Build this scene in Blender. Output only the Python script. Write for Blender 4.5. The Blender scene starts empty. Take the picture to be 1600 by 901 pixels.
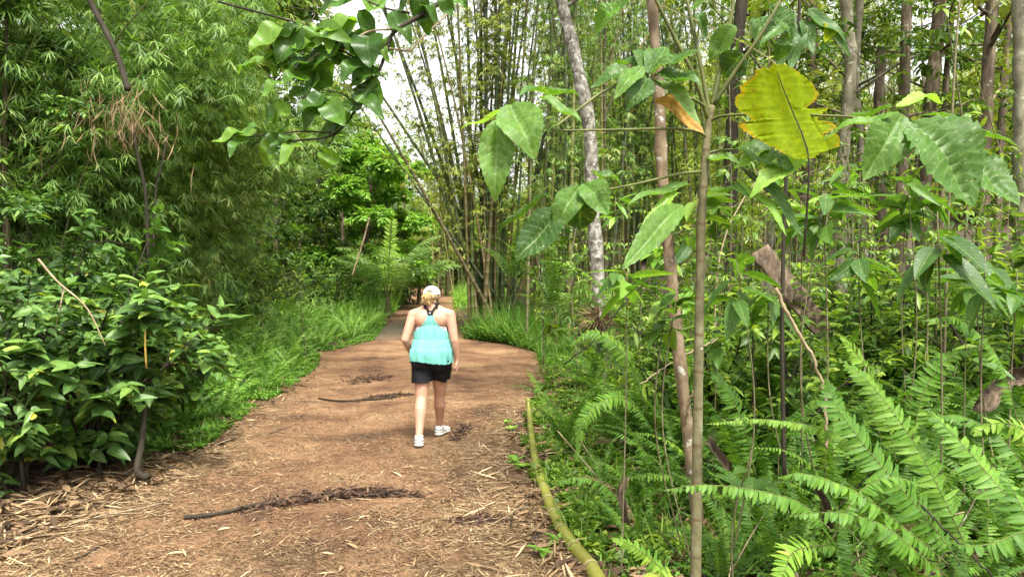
import bpy, math, random
import numpy as np
from mathutils import Vector, Matrix, Euler

# ---------------------------------------------------------------- camera, sky, sun, exposure
scene = bpy.context.scene
COL = scene.collection
FPX, HY, CZ = 1150.0, 455.0, 1.58
cam_d = bpy.data.cameras.new("camera"); cam = bpy.data.objects.new("camera", cam_d); COL.objects.link(cam)
cam.location = (0, 0, CZ)
cam.rotation_euler = (math.radians(90.0) + math.atan((HY - 450.5) / FPX), 0, 0)
cam_d.sensor_width = 36.0; cam_d.lens = 36.0 * FPX / 1600.0
cam_d.clip_start = 0.05; cam_d.clip_end = 1000
scene.camera = cam
SUN_EL, SUN_AZ = 60.0, 160.0     # azimuth clockwise from +Y (the way the camera looks)
world = bpy.data.worlds.new("World"); scene.world = world; world.use_nodes = True
wn = world.node_tree; wn.nodes.clear()
sky = wn.nodes.new("ShaderNodeTexSky"); sky.sky_type = 'NISHITA'; sky.sun_disc = False
sky.sun_elevation = math.radians(SUN_EL); sky.sun_rotation = math.radians(SUN_AZ)
sky.dust_density = 4.0; sky.air_density = 1.0; sky.ozone_density = 1.0
hs = wn.nodes.new("ShaderNodeHueSaturation"); hs.inputs['Saturation'].default_value = 0.06
bg = wn.nodes.new("ShaderNodeBackground"); bg.inputs['Strength'].default_value = 0.15
wo = wn.nodes.new("ShaderNodeOutputWorld")
wn.links.new(sky.outputs[0], hs.inputs['Color']); wn.links.new(hs.outputs[0], bg.inputs[0]); wn.links.new(bg.outputs[0], wo.inputs[0])
sl = bpy.data.lights.new("sun", 'SUN'); sl.energy = 2.4; sl.angle = math.radians(10); sl.color = (1.0, 0.95, 0.86)
so = bpy.data.objects.new("sun", sl); COL.objects.link(so)
_a, _e = math.radians(SUN_AZ), math.radians(SUN_EL)
_d = Vector((math.sin(_a) * math.cos(_e), math.cos(_a) * math.cos(_e), math.sin(_e)))
so.rotation_euler = _d.to_track_quat('Z', 'Y').to_euler(); so.location = (0, 0, 30)
scene.view_settings.view_transform = 'Standard'; scene.view_settings.look = 'None'
scene.view_settings.exposure = 1.72; scene.view_settings.gamma = 1.0
scene.view_settings.use_curve_mapping = False
cy = scene.cycles
cy.max_bounces = 9; cy.diffuse_bounces = 6; cy.glossy_bounces = 2; cy.transmission_bounces = 5; cy.transparent_max_bounces = 4
cy.sample_clamp_indirect = 6.0
cy.use_denoising = True
cy.caustics_reflective = False; cy.caustics_refractive = False

# ---------------------------------------------------------------- helpers
R = math.radians
def rng(s): return np.random.default_rng(s)
def P(px, py, Y): return np.array([(px - 800.0) / FPX * Y, Y, CZ - (py - HY) / FPX * Y])
def nrm(v):
    v = np.asarray(v, float)
    return v / np.maximum(np.linalg.norm(v, axis=-1, keepdims=True), 1e-9)
def lerp(a, b, t): return a + (b - a) * t

class MB:
    """collects vertices and faces in arrays and links them as one mesh"""
    def __init__(self): self.v = []; self.l = []; self.f = {}; self.n = 0
    def add(self, v, faces, lc=None, mi=0):
        v = np.asarray(v, float).reshape(-1, 3)
        if lc is None: lc = np.full((len(v), 3), 0.5)
        self.v.append(v); self.l.append(np.asarray(lc, float).reshape(-1, 3))
        for f in (faces if isinstance(faces, (list, tuple)) else [faces]):
            f = np.asarray(f, int)
            if f.size == 0: continue
            self.f.setdefault((f.shape[1], mi), []).append(f + self.n)
        self.n += len(v)
        return self
    def mesh(self, name, mats, smooth=True):
        me = bpy.data.meshes.new(name)
        v = np.concatenate(self.v); lc = np.concatenate(self.l)
        loops, starts, mis = [], [], []; s = 0
        for (k, mi), fl in self.f.items():
            f = np.concatenate(fl); loops.append(f.ravel())
            starts.append(s + np.arange(len(f)) * k); mis.append(np.full(len(f), mi)); s += f.size
        loops = np.concatenate(loops); starts = np.concatenate(starts); mis = np.concatenate(mis)
        me.vertices.add(len(v)); me.vertices.foreach_set("co", v.astype(np.float32).ravel())
        me.loops.add(len(loops)); me.loops.foreach_set("vertex_index", loops.astype(np.int32))
        me.polygons.add(len(starts)); me.polygons.foreach_set("loop_start", starts.astype(np.int32))
        me.polygons.foreach_set("use_smooth", np.full(len(starts), smooth))
        me.polygons.foreach_set("material_index", mis.astype(np.int32))
        a = me.attributes.new("lc", 'FLOAT_VECTOR', 'POINT'); a.data.foreach_set("vector", lc.astype(np.float32).ravel())
        for m in (mats if isinstance(mats, (list, tuple)) else [mats]): me.materials.append(m)
        me.update(calc_edges=True)
        return me

def tag(o, label=None, cat=None, group=None, kind=None):
    if label: o['label'] = label
    if cat: o['category'] = cat
    if group: o['group'] = group
    if kind: o['kind'] = kind
    return o
def ob(name, me, parent=None, loc=(0, 0, 0), rot=(0, 0, 0), sc=1.0, label=None):
    o = bpy.data.objects.new(name, me); COL.objects.link(o)
    o.location = loc; o.rotation_euler = rot; o.scale = (sc, sc, sc) if not hasattr(sc, '__len__') else sc
    if parent is not None: o.parent = parent
    if label: o['label'] = label
    return o
def thing(name, label, cat, loc=(0, 0, 0), rz=0.0, sc=1.0, group=None):
    o = bpy.data.objects.new(name, None); COL.objects.link(o); o.empty_display_size = 0.1
    o.location = loc; o.rotation_euler = (0, 0, rz); o.scale = (sc, sc, sc)
    return tag(o, label, cat, group)

def tube(mb, pts, rad, sides=8, caps=True, rand=0.5, mi=0, smoothpts=True):
    pts = np.asarray(pts, float); n = len(pts); rad = np.broadcast_to(np.asarray(rad, float), (n,))
    T = np.gradient(pts, axis=0); T = nrm(T)
    ref = np.array([0, 0, 1.0]) if abs(T[0][2]) < 0.9 else np.array([1.0, 0, 0])
    A = np.zeros((n, 3)); a = nrm(np.cross(T[0], ref))
    for i in range(n):
        a = nrm(a - T[i] * np.dot(a, T[i])); A[i] = a
    B = np.cross(T, A)
    th = np.arange(sides) / sides * 2 * math.pi
    ring = pts[:, None] + rad[:, None, None] * (np.cos(th)[None, :, None] * A[:, None] + np.sin(th)[None, :, None] * B[:, None])
    L = np.concatenate([[0], np.cumsum(np.linalg.norm(np.diff(pts, axis=0), axis=1))])
    lc = np.stack([np.repeat(L, sides), np.tile(th / 6.2832, n), np.full(n * sides, rand)], 1)
    i = np.arange(n - 1)[:, None] * sides; j = np.arange(sides)[None]; j2 = (j + 1) % sides
    f = np.stack([i + j, i + j2, i + sides + j2, i + sides + j], -1).reshape(-1, 4)
    faces = [f]
    if caps: faces += [np.arange(sides)[None, ::-1], (np.arange(sides) + (n - 1) * sides)[None]]
    mb.add(ring.reshape(-1, 3), faces, lc, mi)
    return mb
def spline(ctrl, n):
    """Catmull-Rom through control points"""
    c = np.asarray(ctrl, float); m = len(c)
    if m == 2: return lerp(c[0], c[1], np.linspace(0, 1, n)[:, None])
    e = np.vstack([2 * c[0] - c[1], c, 2 * c[-1] - c[-2]])
    t = np.linspace(0, m - 1 - 1e-6, n); k = t.astype(int); u = (t - k)[:, None]
    p0, p1, p2, p3 = e[k], e[k + 1], e[k + 2], e[k + 3]
    return 0.5 * (2 * p1 + (p2 - p0) * u + (2 * p0 - 5 * p1 + 4 * p2 - p3) * u * u + (3 * p1 - p0 - 3 * p2 + p3) * u ** 3)

# ---- leaves: a template of unit length, placed many times at once
def leaf_tpl(nseg=4, ncr=1, wprof=None, fold=0.25, droop=0.25, serr=0.0, quilt=0.0, nv=9):
    u = np.linspace(0, 1, nseg + 1)
    if wprof is None: wprof = lambda u: np.sin(math.pi * u ** 0.8) ** 0.9
    w = wprof(u) * 0.5
    if serr: w = w * (1 + serr * ((np.arange(nseg + 1) % 2) * 2 - 1))
    w[0] = max(w[0], 0.004); w[-1] = 0.002
    v = np.linspace(-1, 1, 2 * ncr + 1)
    U, V = np.meshgrid(u, v, indexing='ij'); W = np.repeat(w[:, None], len(v), 1)
    X = U + (serr * 0.08) * np.abs(V) * ((np.arange(nseg + 1) % 2) - .5)[:, None]
    Z = -droop * U ** 2; F = fold * np.abs(V) * W
    if quilt: F = F + quilt * np.abs(np.sin(math.pi * nv * (U - np.abs(V) * 0.16))) * np.minimum(1, 6 * np.abs(V)) * (W / 0.3)
    verts = np.stack([X, V * W, Z, F], -1).reshape(-1, 4)
    c = len(v); i = np.arange(nseg)[:, None] * c; j = np.arange(c - 1)[None]
    f = np.stack([i + j, i + c + j, i + c + j + 1, i + j + 1], -1).reshape(-1, 4)
    return verts, f, np.stack([U.ravel(), V.ravel() * .5 + .5], 1)
def put(mb, tpl, pos, dr, up, ln, wd, rand, mi=0, curl=0):
    tv, tf, tuv = tpl; N = len(pos)
    if N == 0: return mb
    dr = nrm(dr); up = np.asarray(up, float); up = nrm(up - dr * np.sum(up * dr, 1, keepdims=True)); sd = np.cross(up, dr)
    ln = np.broadcast_to(ln, (N,)); wd = np.broadcast_to(wd, (N,)); rand = np.broadcast_to(rand, (N,))
    v = (pos[:, None] + (dr * ln[:, None])[:, None] * tv[None, :, 0, None] + (sd * wd[:, None])[:, None] * tv[None, :, 1, None]
         + (up * ln[:, None])[:, None] * tv[None, :, 2, None] + (up * wd[:, None])[:, None] * tv[None, :, 3, None])
    f = (tf[None] + (np.arange(N) * len(tv))[:, None, None]).reshape(-1, tf.shape[1])
    lc = np.concatenate([np.broadcast_to(tuv, (N,) + tuv.shape), np.broadcast_to(rand[:, None, None], (N, len(tv), 1))], -1)
    return mb.add(v.reshape(-1, 3), f, lc.reshape(-1, 3), mi)
T_DIA = (np.array([[0, 0, 0, 0], [.45, -.5, 0, .15], [1, 0, -.12, 0], [.45, .5, 0, .15]]), np.array([[0, 1, 2, 3]]), np.array([[0, .5], [.45, 0], [1, .5], [.45, 1]]))
T_LOW = leaf_tpl(3, 1, lambda u: np.array([.05, .95, .8, 0])[:len(u)], .45, .22)
T_MID = leaf_tpl(5, 1, None, .45, .28)
T_BAM = leaf_tpl(3, 1, lambda u: np.array([.1, 1, .75, 0]), .3, .30)
T_HERO = leaf_tpl(26, 5, lambda u: np.sin(math.pi * u ** 0.85) ** .85, .36, .2, serr=.035, quilt=.085, nv=11)
T_OVATE = leaf_tpl(14, 3, lambda u: np.sin(math.pi * u ** .62) ** .8, .32, .2)
T_STRIP = leaf_tpl(3, 1, lambda u: np.array([.3, 1, .8, 0]), .12, .03)
T_RAG = leaf_tpl(44, 7, lambda u: np.sin(math.pi * u ** .8) ** .62 * (1 + .05 * np.sin(u * 23) + .04 * np.sin(u * 61 + 1) - .30 * np.exp(-((u - .36) / .022) ** 2)), .14, .1, serr=.02, quilt=.02, nv=17)
T_PIN = leaf_tpl(5, 1, lambda u: np.array([.75, 1, .95, .85, .6, 0]), .2, .16)
T_PINL = leaf_tpl(3, 1, lambda u: np.array([.6, 1, .8, 0]), .2, .2)

# ---------------------------------------------------------------- materials
def newmat(name):
    m = bpy.data.materials.new(name); m.use_nodes = True; nt = m.node_tree; nt.nodes.clear()
    out = nt.nodes.new("ShaderNodeOutputMaterial"); return m, nt, out
def nd(nt, t, **k):
    n = nt.nodes.new(t)
    for a, b in k.items():
        if a in ('ins',):
            for i, val in b.items(): n.inputs[i].default_value = val
        else: setattr(n, a, b)
    return n
def ramp(nt, fac, stops):
    r = nt.nodes.new("ShaderNodeValToRGB"); e = r.color_ramp.elements
    while len(e) < len(stops): e.new(0.5)
    for k, (p, c) in enumerate(stops): e[k].position = p; e[k].color = (*c, 1)
    if fac is not None: nt.links.new(fac, r.inputs[0])
    return r
def math_(nt, op, a, b=None, c=None):
    n = nt.nodes.new("ShaderNodeMath"); n.operation = op
    for i, x in enumerate((a, b, c)):
        if x is None: continue
        if isinstance(x, (int, float)): n.inputs[i].default_value = x
        else: nt.links.new(x, n.inputs[i])
    return n.outputs[0]
def mixc(nt, f, a, b, mode='MIX'):
    n = nt.nodes.new("ShaderNodeMix"); n.data_type = 'RGBA'; n.blend_type = mode
    for i, x in ((0, f), (6, a), (7, b)):
        if isinstance(x, (int, float)): n.inputs[i].default_value = x
        elif isinstance(x, tuple): n.inputs[i].default_value = (*x, 1)
        else: nt.links.new(x, n.inputs[i])
    return n.outputs[2]
def leaf_mat(name, stops, trans=0.35, rough=0.42, veins=0.0, nv=11, objvar=0.25, spots=None, tint=(1.25, 1.15, .45), edge=None, spec=0.4):
    """leaf colour runs along stops by each leaf's own random value; veins are lighter lines along the leaf"""
    m, nt, out = newmat(name)
    at = nd(nt, "ShaderNodeAttribute", attribute_name="lc"); sp = nt.nodes.new("ShaderNodeSeparateXYZ"); nt.links.new(at.outputs['Vector'], sp.inputs[0])
    oi = nt.nodes.new("ShaderNodeObjectInfo")
    f = math_(nt, 'ADD', sp.outputs[2], math_(nt, 'MULTIPLY', math_(nt, 'SUBTRACT', oi.outputs['Random'], 0.5), objvar))
    col = ramp(nt, f, stops).outputs[0]
    geo = nt.nodes.new("ShaderNodeNewGeometry")
    if veins:
        av = math_(nt, 'ABSOLUTE', math_(nt, 'SUBTRACT', math_(nt, 'MULTIPLY', sp.outputs[1], 2.0), 1.0))
        mid = math_(nt, 'LESS_THAN', av, 0.045)
        ph = math_(nt, 'FRACT', math_(nt, 'MULTIPLY', math_(nt, 'SUBTRACT', sp.outputs[0], math_(nt, 'MULTIPLY', av, 0.16)), float(nv)))
        lat = math_(nt, 'LESS_THAN', math_(nt, 'ABSOLUTE', math_(nt, 'SUBTRACT', ph, 0.5)), 0.06)
        vm = math_(nt, 'MULTIPLY', math_(nt, 'MAXIMUM', mid, math_(nt, 'MULTIPLY', lat, 0.55)), veins)
        col = mixc(nt, vm, col, (0.30, 0.42, 0.13))
    no = nd(nt, "ShaderNodeTexNoise", ins={'Scale': 38.0, 'Detail': 3.0}); 
    tc = nt.nodes.new("ShaderNodeTexCoord"); nt.links.new(tc.outputs['Object'], no.inputs['Vector'])
    col = mixc(nt, 1.0, col, ramp(nt, no.outputs[0], [(.3, (.78, .8, .78)), (.7, (1.18, 1.15, 1.1))]).outputs[0], 'MULTIPLY')
    if spots:
        n2 = nd(nt, "ShaderNodeTexNoise", ins={'Scale': 55.0, 'Detail': 2.0}); nt.links.new(tc.outputs['Object'], n2.inputs['Vector'])
        s = math_(nt, 'GREATER_THAN', n2.outputs[0], 0.66); col = mixc(nt, math_(nt, 'MULTIPLY', s, .8), col, spots)
    if edge:
        av = math_(nt, 'ABSOLUTE', math_(nt, 'SUBTRACT', math_(nt, 'MULTIPLY', sp.outputs[1], 2.0), 1.0))
        n3 = nd(nt, "ShaderNodeTexNoise", ins={'Scale': 9.0, 'Detail': 4.0}); nt.links.new(tc.outputs['Object'], n3.inputs['Vector'])
        q = math_(nt, 'MULTIPLY', math_(nt, 'ADD', av, math_(nt, 'MULTIPLY', n3.outputs[0], 0.5)), .5)
        col = mixc(nt, ramp(nt, q, [(.57, (0, 0, 0)), (.64, (1, 1, 1))]).outputs[0], col, edge)
    pb = nd(nt, "ShaderNodeBsdfPrincipled"); nt.links.new(col, pb.inputs['Base Color'])
    pb.inputs['Roughness'].default_value = rough; pb.inputs['Specular IOR Level'].default_value = spec
    tr = nt.nodes.new("ShaderNodeBsdfTranslucent")
    tcx = mixc(nt, 1.0, col, (tint[0] * .9, tint[1], tint[2]), 'MULTIPLY'); nt.links.new(tcx, tr.inputs[0])
    mx = nt.nodes.new("ShaderNodeMixShader"); mx.inputs[0].default_value = trans
    nt.links.new(pb.outputs[0], mx.inputs[1]); nt.links.new(tr.outputs[0], mx.inputs[2]); nt.links.new(mx.outputs[0], out.inputs[0])
    return m
def bark_mat(name, stops, scale=6.0, stretch=0.25, bump=0.6, rough=0.85, lichen=None, rings=None, spotscale=9.0, spotcut=.56):
    m, nt, out = newmat(name)
    tc = nt.nodes.new("ShaderNodeTexCoord"); mp = nt.nodes.new("ShaderNodeMapping"); mp.inputs['Scale'].default_value = (1, 1, stretch)
    nt.links.new(tc.outputs['Object'], mp.inputs[0])
    no = nd(nt, "ShaderNodeTexNoise", ins={'Scale': scale, 'Detail': 7.0, 'Roughness': .65}); nt.links.new(mp.outputs[0], no.inputs['Vector'])
    col = ramp(nt, no.outputs[0], stops).outputs[0]
    h = no.outputs[0]
    if lichen:
        n2 = nd(nt, "ShaderNodeTexNoise", ins={'Scale': spotscale, 'Detail': 5.0, 'Roughness': .7}); nt.links.new(tc.outputs['Object'], n2.inputs['Vector'])
        s = ramp(nt, n2.outputs[0], [(spotcut, (0, 0, 0)), (spotcut + .06, (1, 1, 1))]).outputs[0]
        col = mixc(nt, s, col, lichen)
    if rings:
        at = nd(nt, "ShaderNodeAttribute", attribute_name="lc"); sp = nt.nodes.new("ShaderNodeSeparateXYZ"); nt.links.new(at.outputs['Vector'], sp.inputs[0])
        fr = math_(nt, 'FRACT', math_(nt, 'DIVIDE', sp.outputs[0], rings[0]))
        s = math_(nt, 'LESS_THAN', fr, rings[1]); col = mixc(nt, math_(nt, 'MULTIPLY', s, .8), col, rings[2])
    pb = nd(nt, "ShaderNodeBsdfPrincipled"); nt.links.new(col, pb.inputs['Base Color']); pb.inputs['Roughness'].default_value = rough
    pb.inputs['Specular IOR Level'].default_value = .25
    if bump:
        b = nd(nt, "ShaderNodeBump", ins={'Strength': bump, 'Distance': .02}); nt.links.new(h, b.inputs['Height']); nt.links.new(b.outputs[0], pb.inputs['Normal'])
    nt.links.new(pb.outputs[0], out.inputs[0]); return m
def culm_mat(name, stops, node_col, rough=.38):
    """bamboo: each culm its own tone, pale ring with a dark line under each node, blotches along it"""
    m, nt, out = newmat(name)
    at = nd(nt, "ShaderNodeAttribute", attribute_name="lc"); sp = nt.nodes.new("ShaderNodeSeparateXYZ"); nt.links.new(at.outputs['Vector'], sp.inputs[0])
    tc = nt.nodes.new("ShaderNodeTexCoord")
    no = nd(nt, "ShaderNodeTexNoise", ins={'Scale': 2.3, 'Detail': 6.0, 'Roughness': .7}); nt.links.new(tc.outputs['Object'], no.inputs['Vector'])
    oi = nt.nodes.new("ShaderNodeObjectInfo")
    f = math_(nt, 'ADD', math_(nt, 'MULTIPLY', oi.outputs['Random'], .75), math_(nt, 'MULTIPLY', math_(nt, 'SUBTRACT', no.outputs[0], .35), .7))
    col = ramp(nt, f, stops).outputs[0]
    fr = math_(nt, 'FRACT', math_(nt, 'DIVIDE', sp.outputs[0], .32))
    col = mixc(nt, math_(nt, 'MULTIPLY', math_(nt, 'LESS_THAN', fr, .07), .75), col, node_col)
    col = mixc(nt, math_(nt, 'MULTIPLY', math_(nt, 'GREATER_THAN', fr, .965), .8), col, (.03, .025, .012))
    pb = nd(nt, "ShaderNodeBsdfPrincipled"); nt.links.new(col, pb.inputs['Base Color']); pb.inputs['Roughness'].default_value = rough
    pb.inputs['Specular IOR Level'].default_value = .35
    nt.links.new(pb.outputs[0], out.inputs[0]); return m
def plain_mat(name, col, rough=.8, bump=0, bscale=200, var=.15, spec=.3, sss=0):
    m, nt, out = newmat(name)
    tc = nt.nodes.new("ShaderNodeTexCoord"); no = nd(nt, "ShaderNodeTexNoise", ins={'Scale': bscale * .2, 'Detail': 4.0}); nt.links.new(tc.outputs['Object'], no.inputs['Vector'])
    c = mixc(nt, 1.0, col, ramp(nt, no.outputs[0], [(.3, (1 - var,) * 3), (.7, (1 + var,) * 3)]).outputs[0], 'MULTIPLY')
    pb = nd(nt, "ShaderNodeBsdfPrincipled"); nt.links.new(c, pb.inputs['Base Color']); pb.inputs['Roughness'].default_value = rough
    pb.inputs['Specular IOR Level'].default_value = spec
    if sss: pb.inputs['Subsurface Weight'].default_value = sss; pb.inputs['Subsurface Radius'].default_value = (.012, .004, .002); pb.inputs['Subsurface Scale'].default_value = 1.0
    if bump:
        n2 = nd(nt, "ShaderNodeTexNoise", ins={'Scale': bscale, 'Detail': 3.0}); nt.links.new(tc.outputs['Object'], n2.inputs['Vector'])
        b = nd(nt, "ShaderNodeBump", ins={'Strength': bump, 'Distance': .005}); nt.links.new(n2.outputs[0], b.inputs['Height']); nt.links.new(b.outputs[0], pb.inputs['Normal'])
    nt.links.new(pb.outputs[0], out.inputs[0]); return m

M = {}
G1, G2, G3, G4 = (.018, .055, .012), (.035, .10, .018), (.07, .17, .025), (.16, .27, .04)
M['shrub'] = leaf_mat('shrub_leaf', [(.0, (.03, .075, .016)), (.45, (.065, .15, .028)), (.75, (.12, .23, .045)), (.92, (.26, .38, .06)), (1, (.40, .37, .05))], .32, .4, veins=.5, nv=8, spec=.4)
M['broad'] = leaf_mat('broad_leaf', [(0, (.035, .08, .012)), (.5, (.09, .175, .022)), (.85, (.18, .29, .035)), (1, (.28, .38, .05))], .4, .42)
M['bright'] = leaf_mat('bright_leaf', [(0, (.08, .20, .02)), (.5, (.16, .33, .04)), (1, (.28, .47, .08))], .42, .42)
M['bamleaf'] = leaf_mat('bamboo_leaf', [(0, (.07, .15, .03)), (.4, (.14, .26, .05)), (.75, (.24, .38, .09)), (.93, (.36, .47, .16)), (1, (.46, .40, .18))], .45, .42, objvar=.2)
M['bamyellow'] = leaf_mat('sunlit_tint_bamboo_leaf', [(0, (.12, .19, .03)), (.5, (.24, .31, .05)), (1, (.42, .44, .10))], .45, .5)  # yellower leaf: the sunlit, backlit look is put into its colour
M['fern'] = leaf_mat('fern_leaf', [(0, (.04, .11, .015)), (.5, (.10, .22, .025)), (.85, (.19, .34, .04)), (1, (.30, .42, .06))], .42, .5, spec=.25, objvar=.45)
M['fernmid'] = leaf_mat('bank_fern_leaf', [(0, (.08, .20, .03)), (.5, (.16, .33, .05)), (1, (.28, .47, .09))], .4, .42, objvar=.4)
M['palm'] = leaf_mat('palm_leaf', [(0, (.14, .27, .07)), (.6, (.26, .42, .13)), (1, (.38, .54, .20))], .4, .35)
M['cover'] = leaf_mat('ground_cover_leaf', [(0, (.04, .12, .016)), (.5, (.11, .25, .03)), (.9, (.20, .36, .05)), (1, (.25, .36, .06))], .35, .45)
M['big'] = leaf_mat('big_leaf', [(0, (.04, .10, .018)), (.5, (.075, .17, .03)), (1, (.14, .27, .045))], .46, .46, spec=.35, veins=.38, nv=11, objvar=.2, spots=(.25, .30, .15), tint=(1.5, 1.35, .35))
M['bigyellow'] = leaf_mat('big_yellowing_leaf', [(0, (.24, .36, .008)), (1, (.34, .44, .012))], .68, .6, spec=.12, veins=.12, spots=(.26, .20, .02), nv=15, edge=(.55, .36, .02), tint=(1.5, 1.2, .3))
M['bigdead'] = leaf_mat('big_dead_leaf', [(0, (.38, .16, .03)), (1, (.5, .3, .05))], .35, .6, veins=.3, edge=(.16, .07, .02))
M['vineleaf'] = leaf_mat('ovate_leaf', [(0, (.03, .08, .012)), (.5, (.07, .17, .02)), (1, (.16, .30, .03))], .5, .4, veins=.25, nv=7, objvar=0, tint=(1.5, 1.35, .35))
M['litter'] = leaf_mat('dry_bamboo_leaf', [(0, (.045, .025, .013)), (.35, (.15, .088, .042)), (.7, (.28, .185, .095)), (1, (.50, .38, .23))], .1, .75, objvar=0)
M['darklitter'] = leaf_mat('dark_litter', [(0, (.03, .018, .01)), (.5, (.10, .055, .025)), (1, (.26, .17, .09))], .1, .8, objvar=0)
M['deadfrond'] = leaf_mat('dead_frond', [(0, (.10, .06, .028)), (1, (.26, .18, .095))], .2, .8)
M['culm'] = culm_mat('green_culm', [(0, (.03, .05, .012)), (.35, (.065, .095, .02)), (.6, (.12, .14, .032)), (.85, (.18, .155, .06)), (1, (.24, .17, .08))], (.26, .27, .16))
M['culmtan'] = culm_mat('aged_tan_culm', [(0, (.05, .042, .018)), (.4, (.10, .085, .035)), (.7, (.17, .135, .06)), (1, (.24, .19, .09))], (.30, .26, .17))
M['culmdark'] = culm_mat('dark_culm', [(0, (.022, .035, .012)), (.5, (.05, .075, .02)), (1, (.13, .11, .05))], (.14, .15, .09))
M['culmyellow'] = culm_mat('fallen_culm', [(0, (.12, .11, .025)), (.25, (.22, .24, .035)), (.6, (.32, .33, .05)), (.8, (.40, .34, .09)), (1, (.45, .36, .16))], (.24, .2, .1), .42)
M['bark'] = bark_mat('brown_bark', [(.32, (.028, .021, .013)), (.5, (.095, .070, .043)), (.68, (.19, .15, .10))], scale=11, stretch=.2, bump=.9, lichen=(.3, .3, .22), spotcut=.62)
M['barkpale'] = bark_mat('mottled_bark', [(.35, (.05, .042, .03)), (.5, (.15, .135, .105)), (.65, (.30, .285, .245))], scale=14, stretch=.6, lichen=(.38, .375, .33), spotcut=.53, spotscale=13.0)
M['barkgrey'] = bark_mat('greenish_grey_bark', [(.3, (.07, .06, .035)), (.5, (.17, .155, .10)), (.7, (.28, .26, .19))], scale=9, stretch=.5, lichen=(.36, .36, .28), spotcut=.58)
M['barkthin'] = bark_mat('smooth_tan_bark', [(.3, (.06, .042, .024)), (.5, (.16, .115, .068)), (.7, (.28, .22, .145))], scale=13, stretch=.6, bump=.35, lichen=(.42, .42, .36), spotcut=.6)
M['barkgreen'] = bark_mat('green_brown_stem', [(.3, (.05, .045, .025)), (.5, (.115, .105, .05)), (.75, (.22, .20, .12))], scale=11, stretch=.8, bump=.4, lichen=(.40, .40, .32), spotcut=.63, rings=(.17, .09, (.09, .06, .03)))
M['barkdark'] = bark_mat('dark_twig_bark', [(.3, (.012, .010, .006)), (.7, (.048, .038, .024))], scale=12)
M['twig'] = bark_mat('pale_twig_bark', [(.3, (.16, .11, .06)), (.7, (.36, .29, .18))], scale=15)
M['petiole'] = bark_mat('green_petiole', [(.3, (.05, .06, .018)), (.7, (.13, .14, .04))], scale=15, bump=.1, rough=.5)
M['wood'] = bark_mat('split_wood', [(.35, (.03, .021, .013)), (.5, (.085, .06, .037)), (.68, (.18, .135, .085))], scale=22, stretch=.3, bump=.9)

# ---------------------------------------------------------------- terrain
LE = np.array([(-20, -3.6), (0, -3.5), (4, -3.3), (4.9, -3.3), (5.6, -3.2), (6.4, -3.15), (7.7, -3.3), (9.8, -3.6), (11.4, -3.66), (14.5, -4.0), (17, -4.6), (20, -3.9), (23, -4.2), (27, -4.7), (34, -5.2), (42, -6.0), (55, -7.4), (70, -9.2), (90, -12.5), (200, -40)])
RE = np.array([(-20, 1.6), (0, 1.1), (4, .62), (5, .45), (6.2, .34), (8.1, .26), (11, .5), (14.5, .9), (17, 1.0), (19, .2), (20.5, -1.0), (24, -1.5), (28, -1.9), (34, -2.3), (42, -2.9), (55, -4.4), (70, -6.8), (90, -10), (200, -36)])
def le(Y): return np.interp(Y, LE[:, 0], LE[:, 1])
def re(Y): return np.interp(Y, RE[:, 0], RE[:, 1])
def wob(x, y, s=1.0):
    return (np.sin(1.7 * x * s + .3) * np.cos(2.1 * y * s + 1.1) + .5 * np.sin(4.3 * x * s + 2.2 * y * s) + .35 * np.cos(7.9 * y * s - 5.1 * x * s) + .2 * np.sin(13.7 * x * s + 1.3) * np.sin(11.1 * y * s)) / 2.05
def H(x, y):
    x = np.asarray(x, float); y = np.asarray(y, float)
    s = (y - 15) / 3.0
    z = 0.045 * 3.0 * np.where(s > 20, s, np.log1p(np.exp(np.clip(s, -30, 20))))
    l, r = le(y), re(y)
    dl = np.clip(l - x, 0, 60); dr = np.clip(x - r, 0, 60)
    z = z + .10 * np.clip(dl - .4, 0, 6) + .16 * np.clip(dl - 7, 0, 60) + .14 * np.clip(dr - .8, 0, 5) * np.clip((y - 3.6) / 2.5, 0, 1) + .10 * np.clip(dr - 6, 0, 60)
    z = z + .12 * np.clip(y - 62, 0, 200)
    off = np.clip(np.maximum(dl, dr), 0, 1.2) / 1.2
    z = z + wob(x, y) * (.012 + .05 * off) + .015 * wob(x, y, 3.1) * (.5 + off)
    rut = np.exp(-((x - lerp(l, r, .33)) / .35) ** 2) + np.exp(-((x - lerp(l, r, .72)) / .35) ** 2)
    return z - .025 * rut * (y < 90)
def axis(lo, a, b, hi, step, grow=1.09):
    m = list(np.arange(a, b, step)); s = step; x = m[-1]
    while x < hi: s *= grow; x += s; m.append(x)
    s = step; x = a
    while x > lo: s *= grow; x -= s; m.insert(0, x)
    return np.array(m)
xs = axis(-95, -4.6, 2.4, 95, .045, 1.06); ys = axis(-25, 3.6, 13, 165, .045, 1.05)
gx, gy = np.meshgrid(xs, ys, indexing='ij'); gz = H(gx, gy)
gr = rng(3)
dens = ((gx > -4.8) & (gx < 2.6) & (gy > 3.5) & (gy < 14))
gz = gz + np.where(dens, gr.normal(0, .0028, gx.shape) + .010 * wob(gx * 5, gy * 5), 0)
e = .28 * wob(gx, gy, 1.4) + .18 * wob(gx, gy, 3.7)
inside = np.minimum(gx - le(gy) + e, re(gy) - gx + e)
mask = np.clip(inside / .5 + .5, 0, 1)
nx, ny = gx.shape
i = np.arange(nx - 1)[:, None] * ny; j = np.arange(ny - 1)[None]
gf = np.stack([i + j, i + ny + j, i + ny + j + 1, i + j + 1], -1).reshape(-1, 4)
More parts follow.
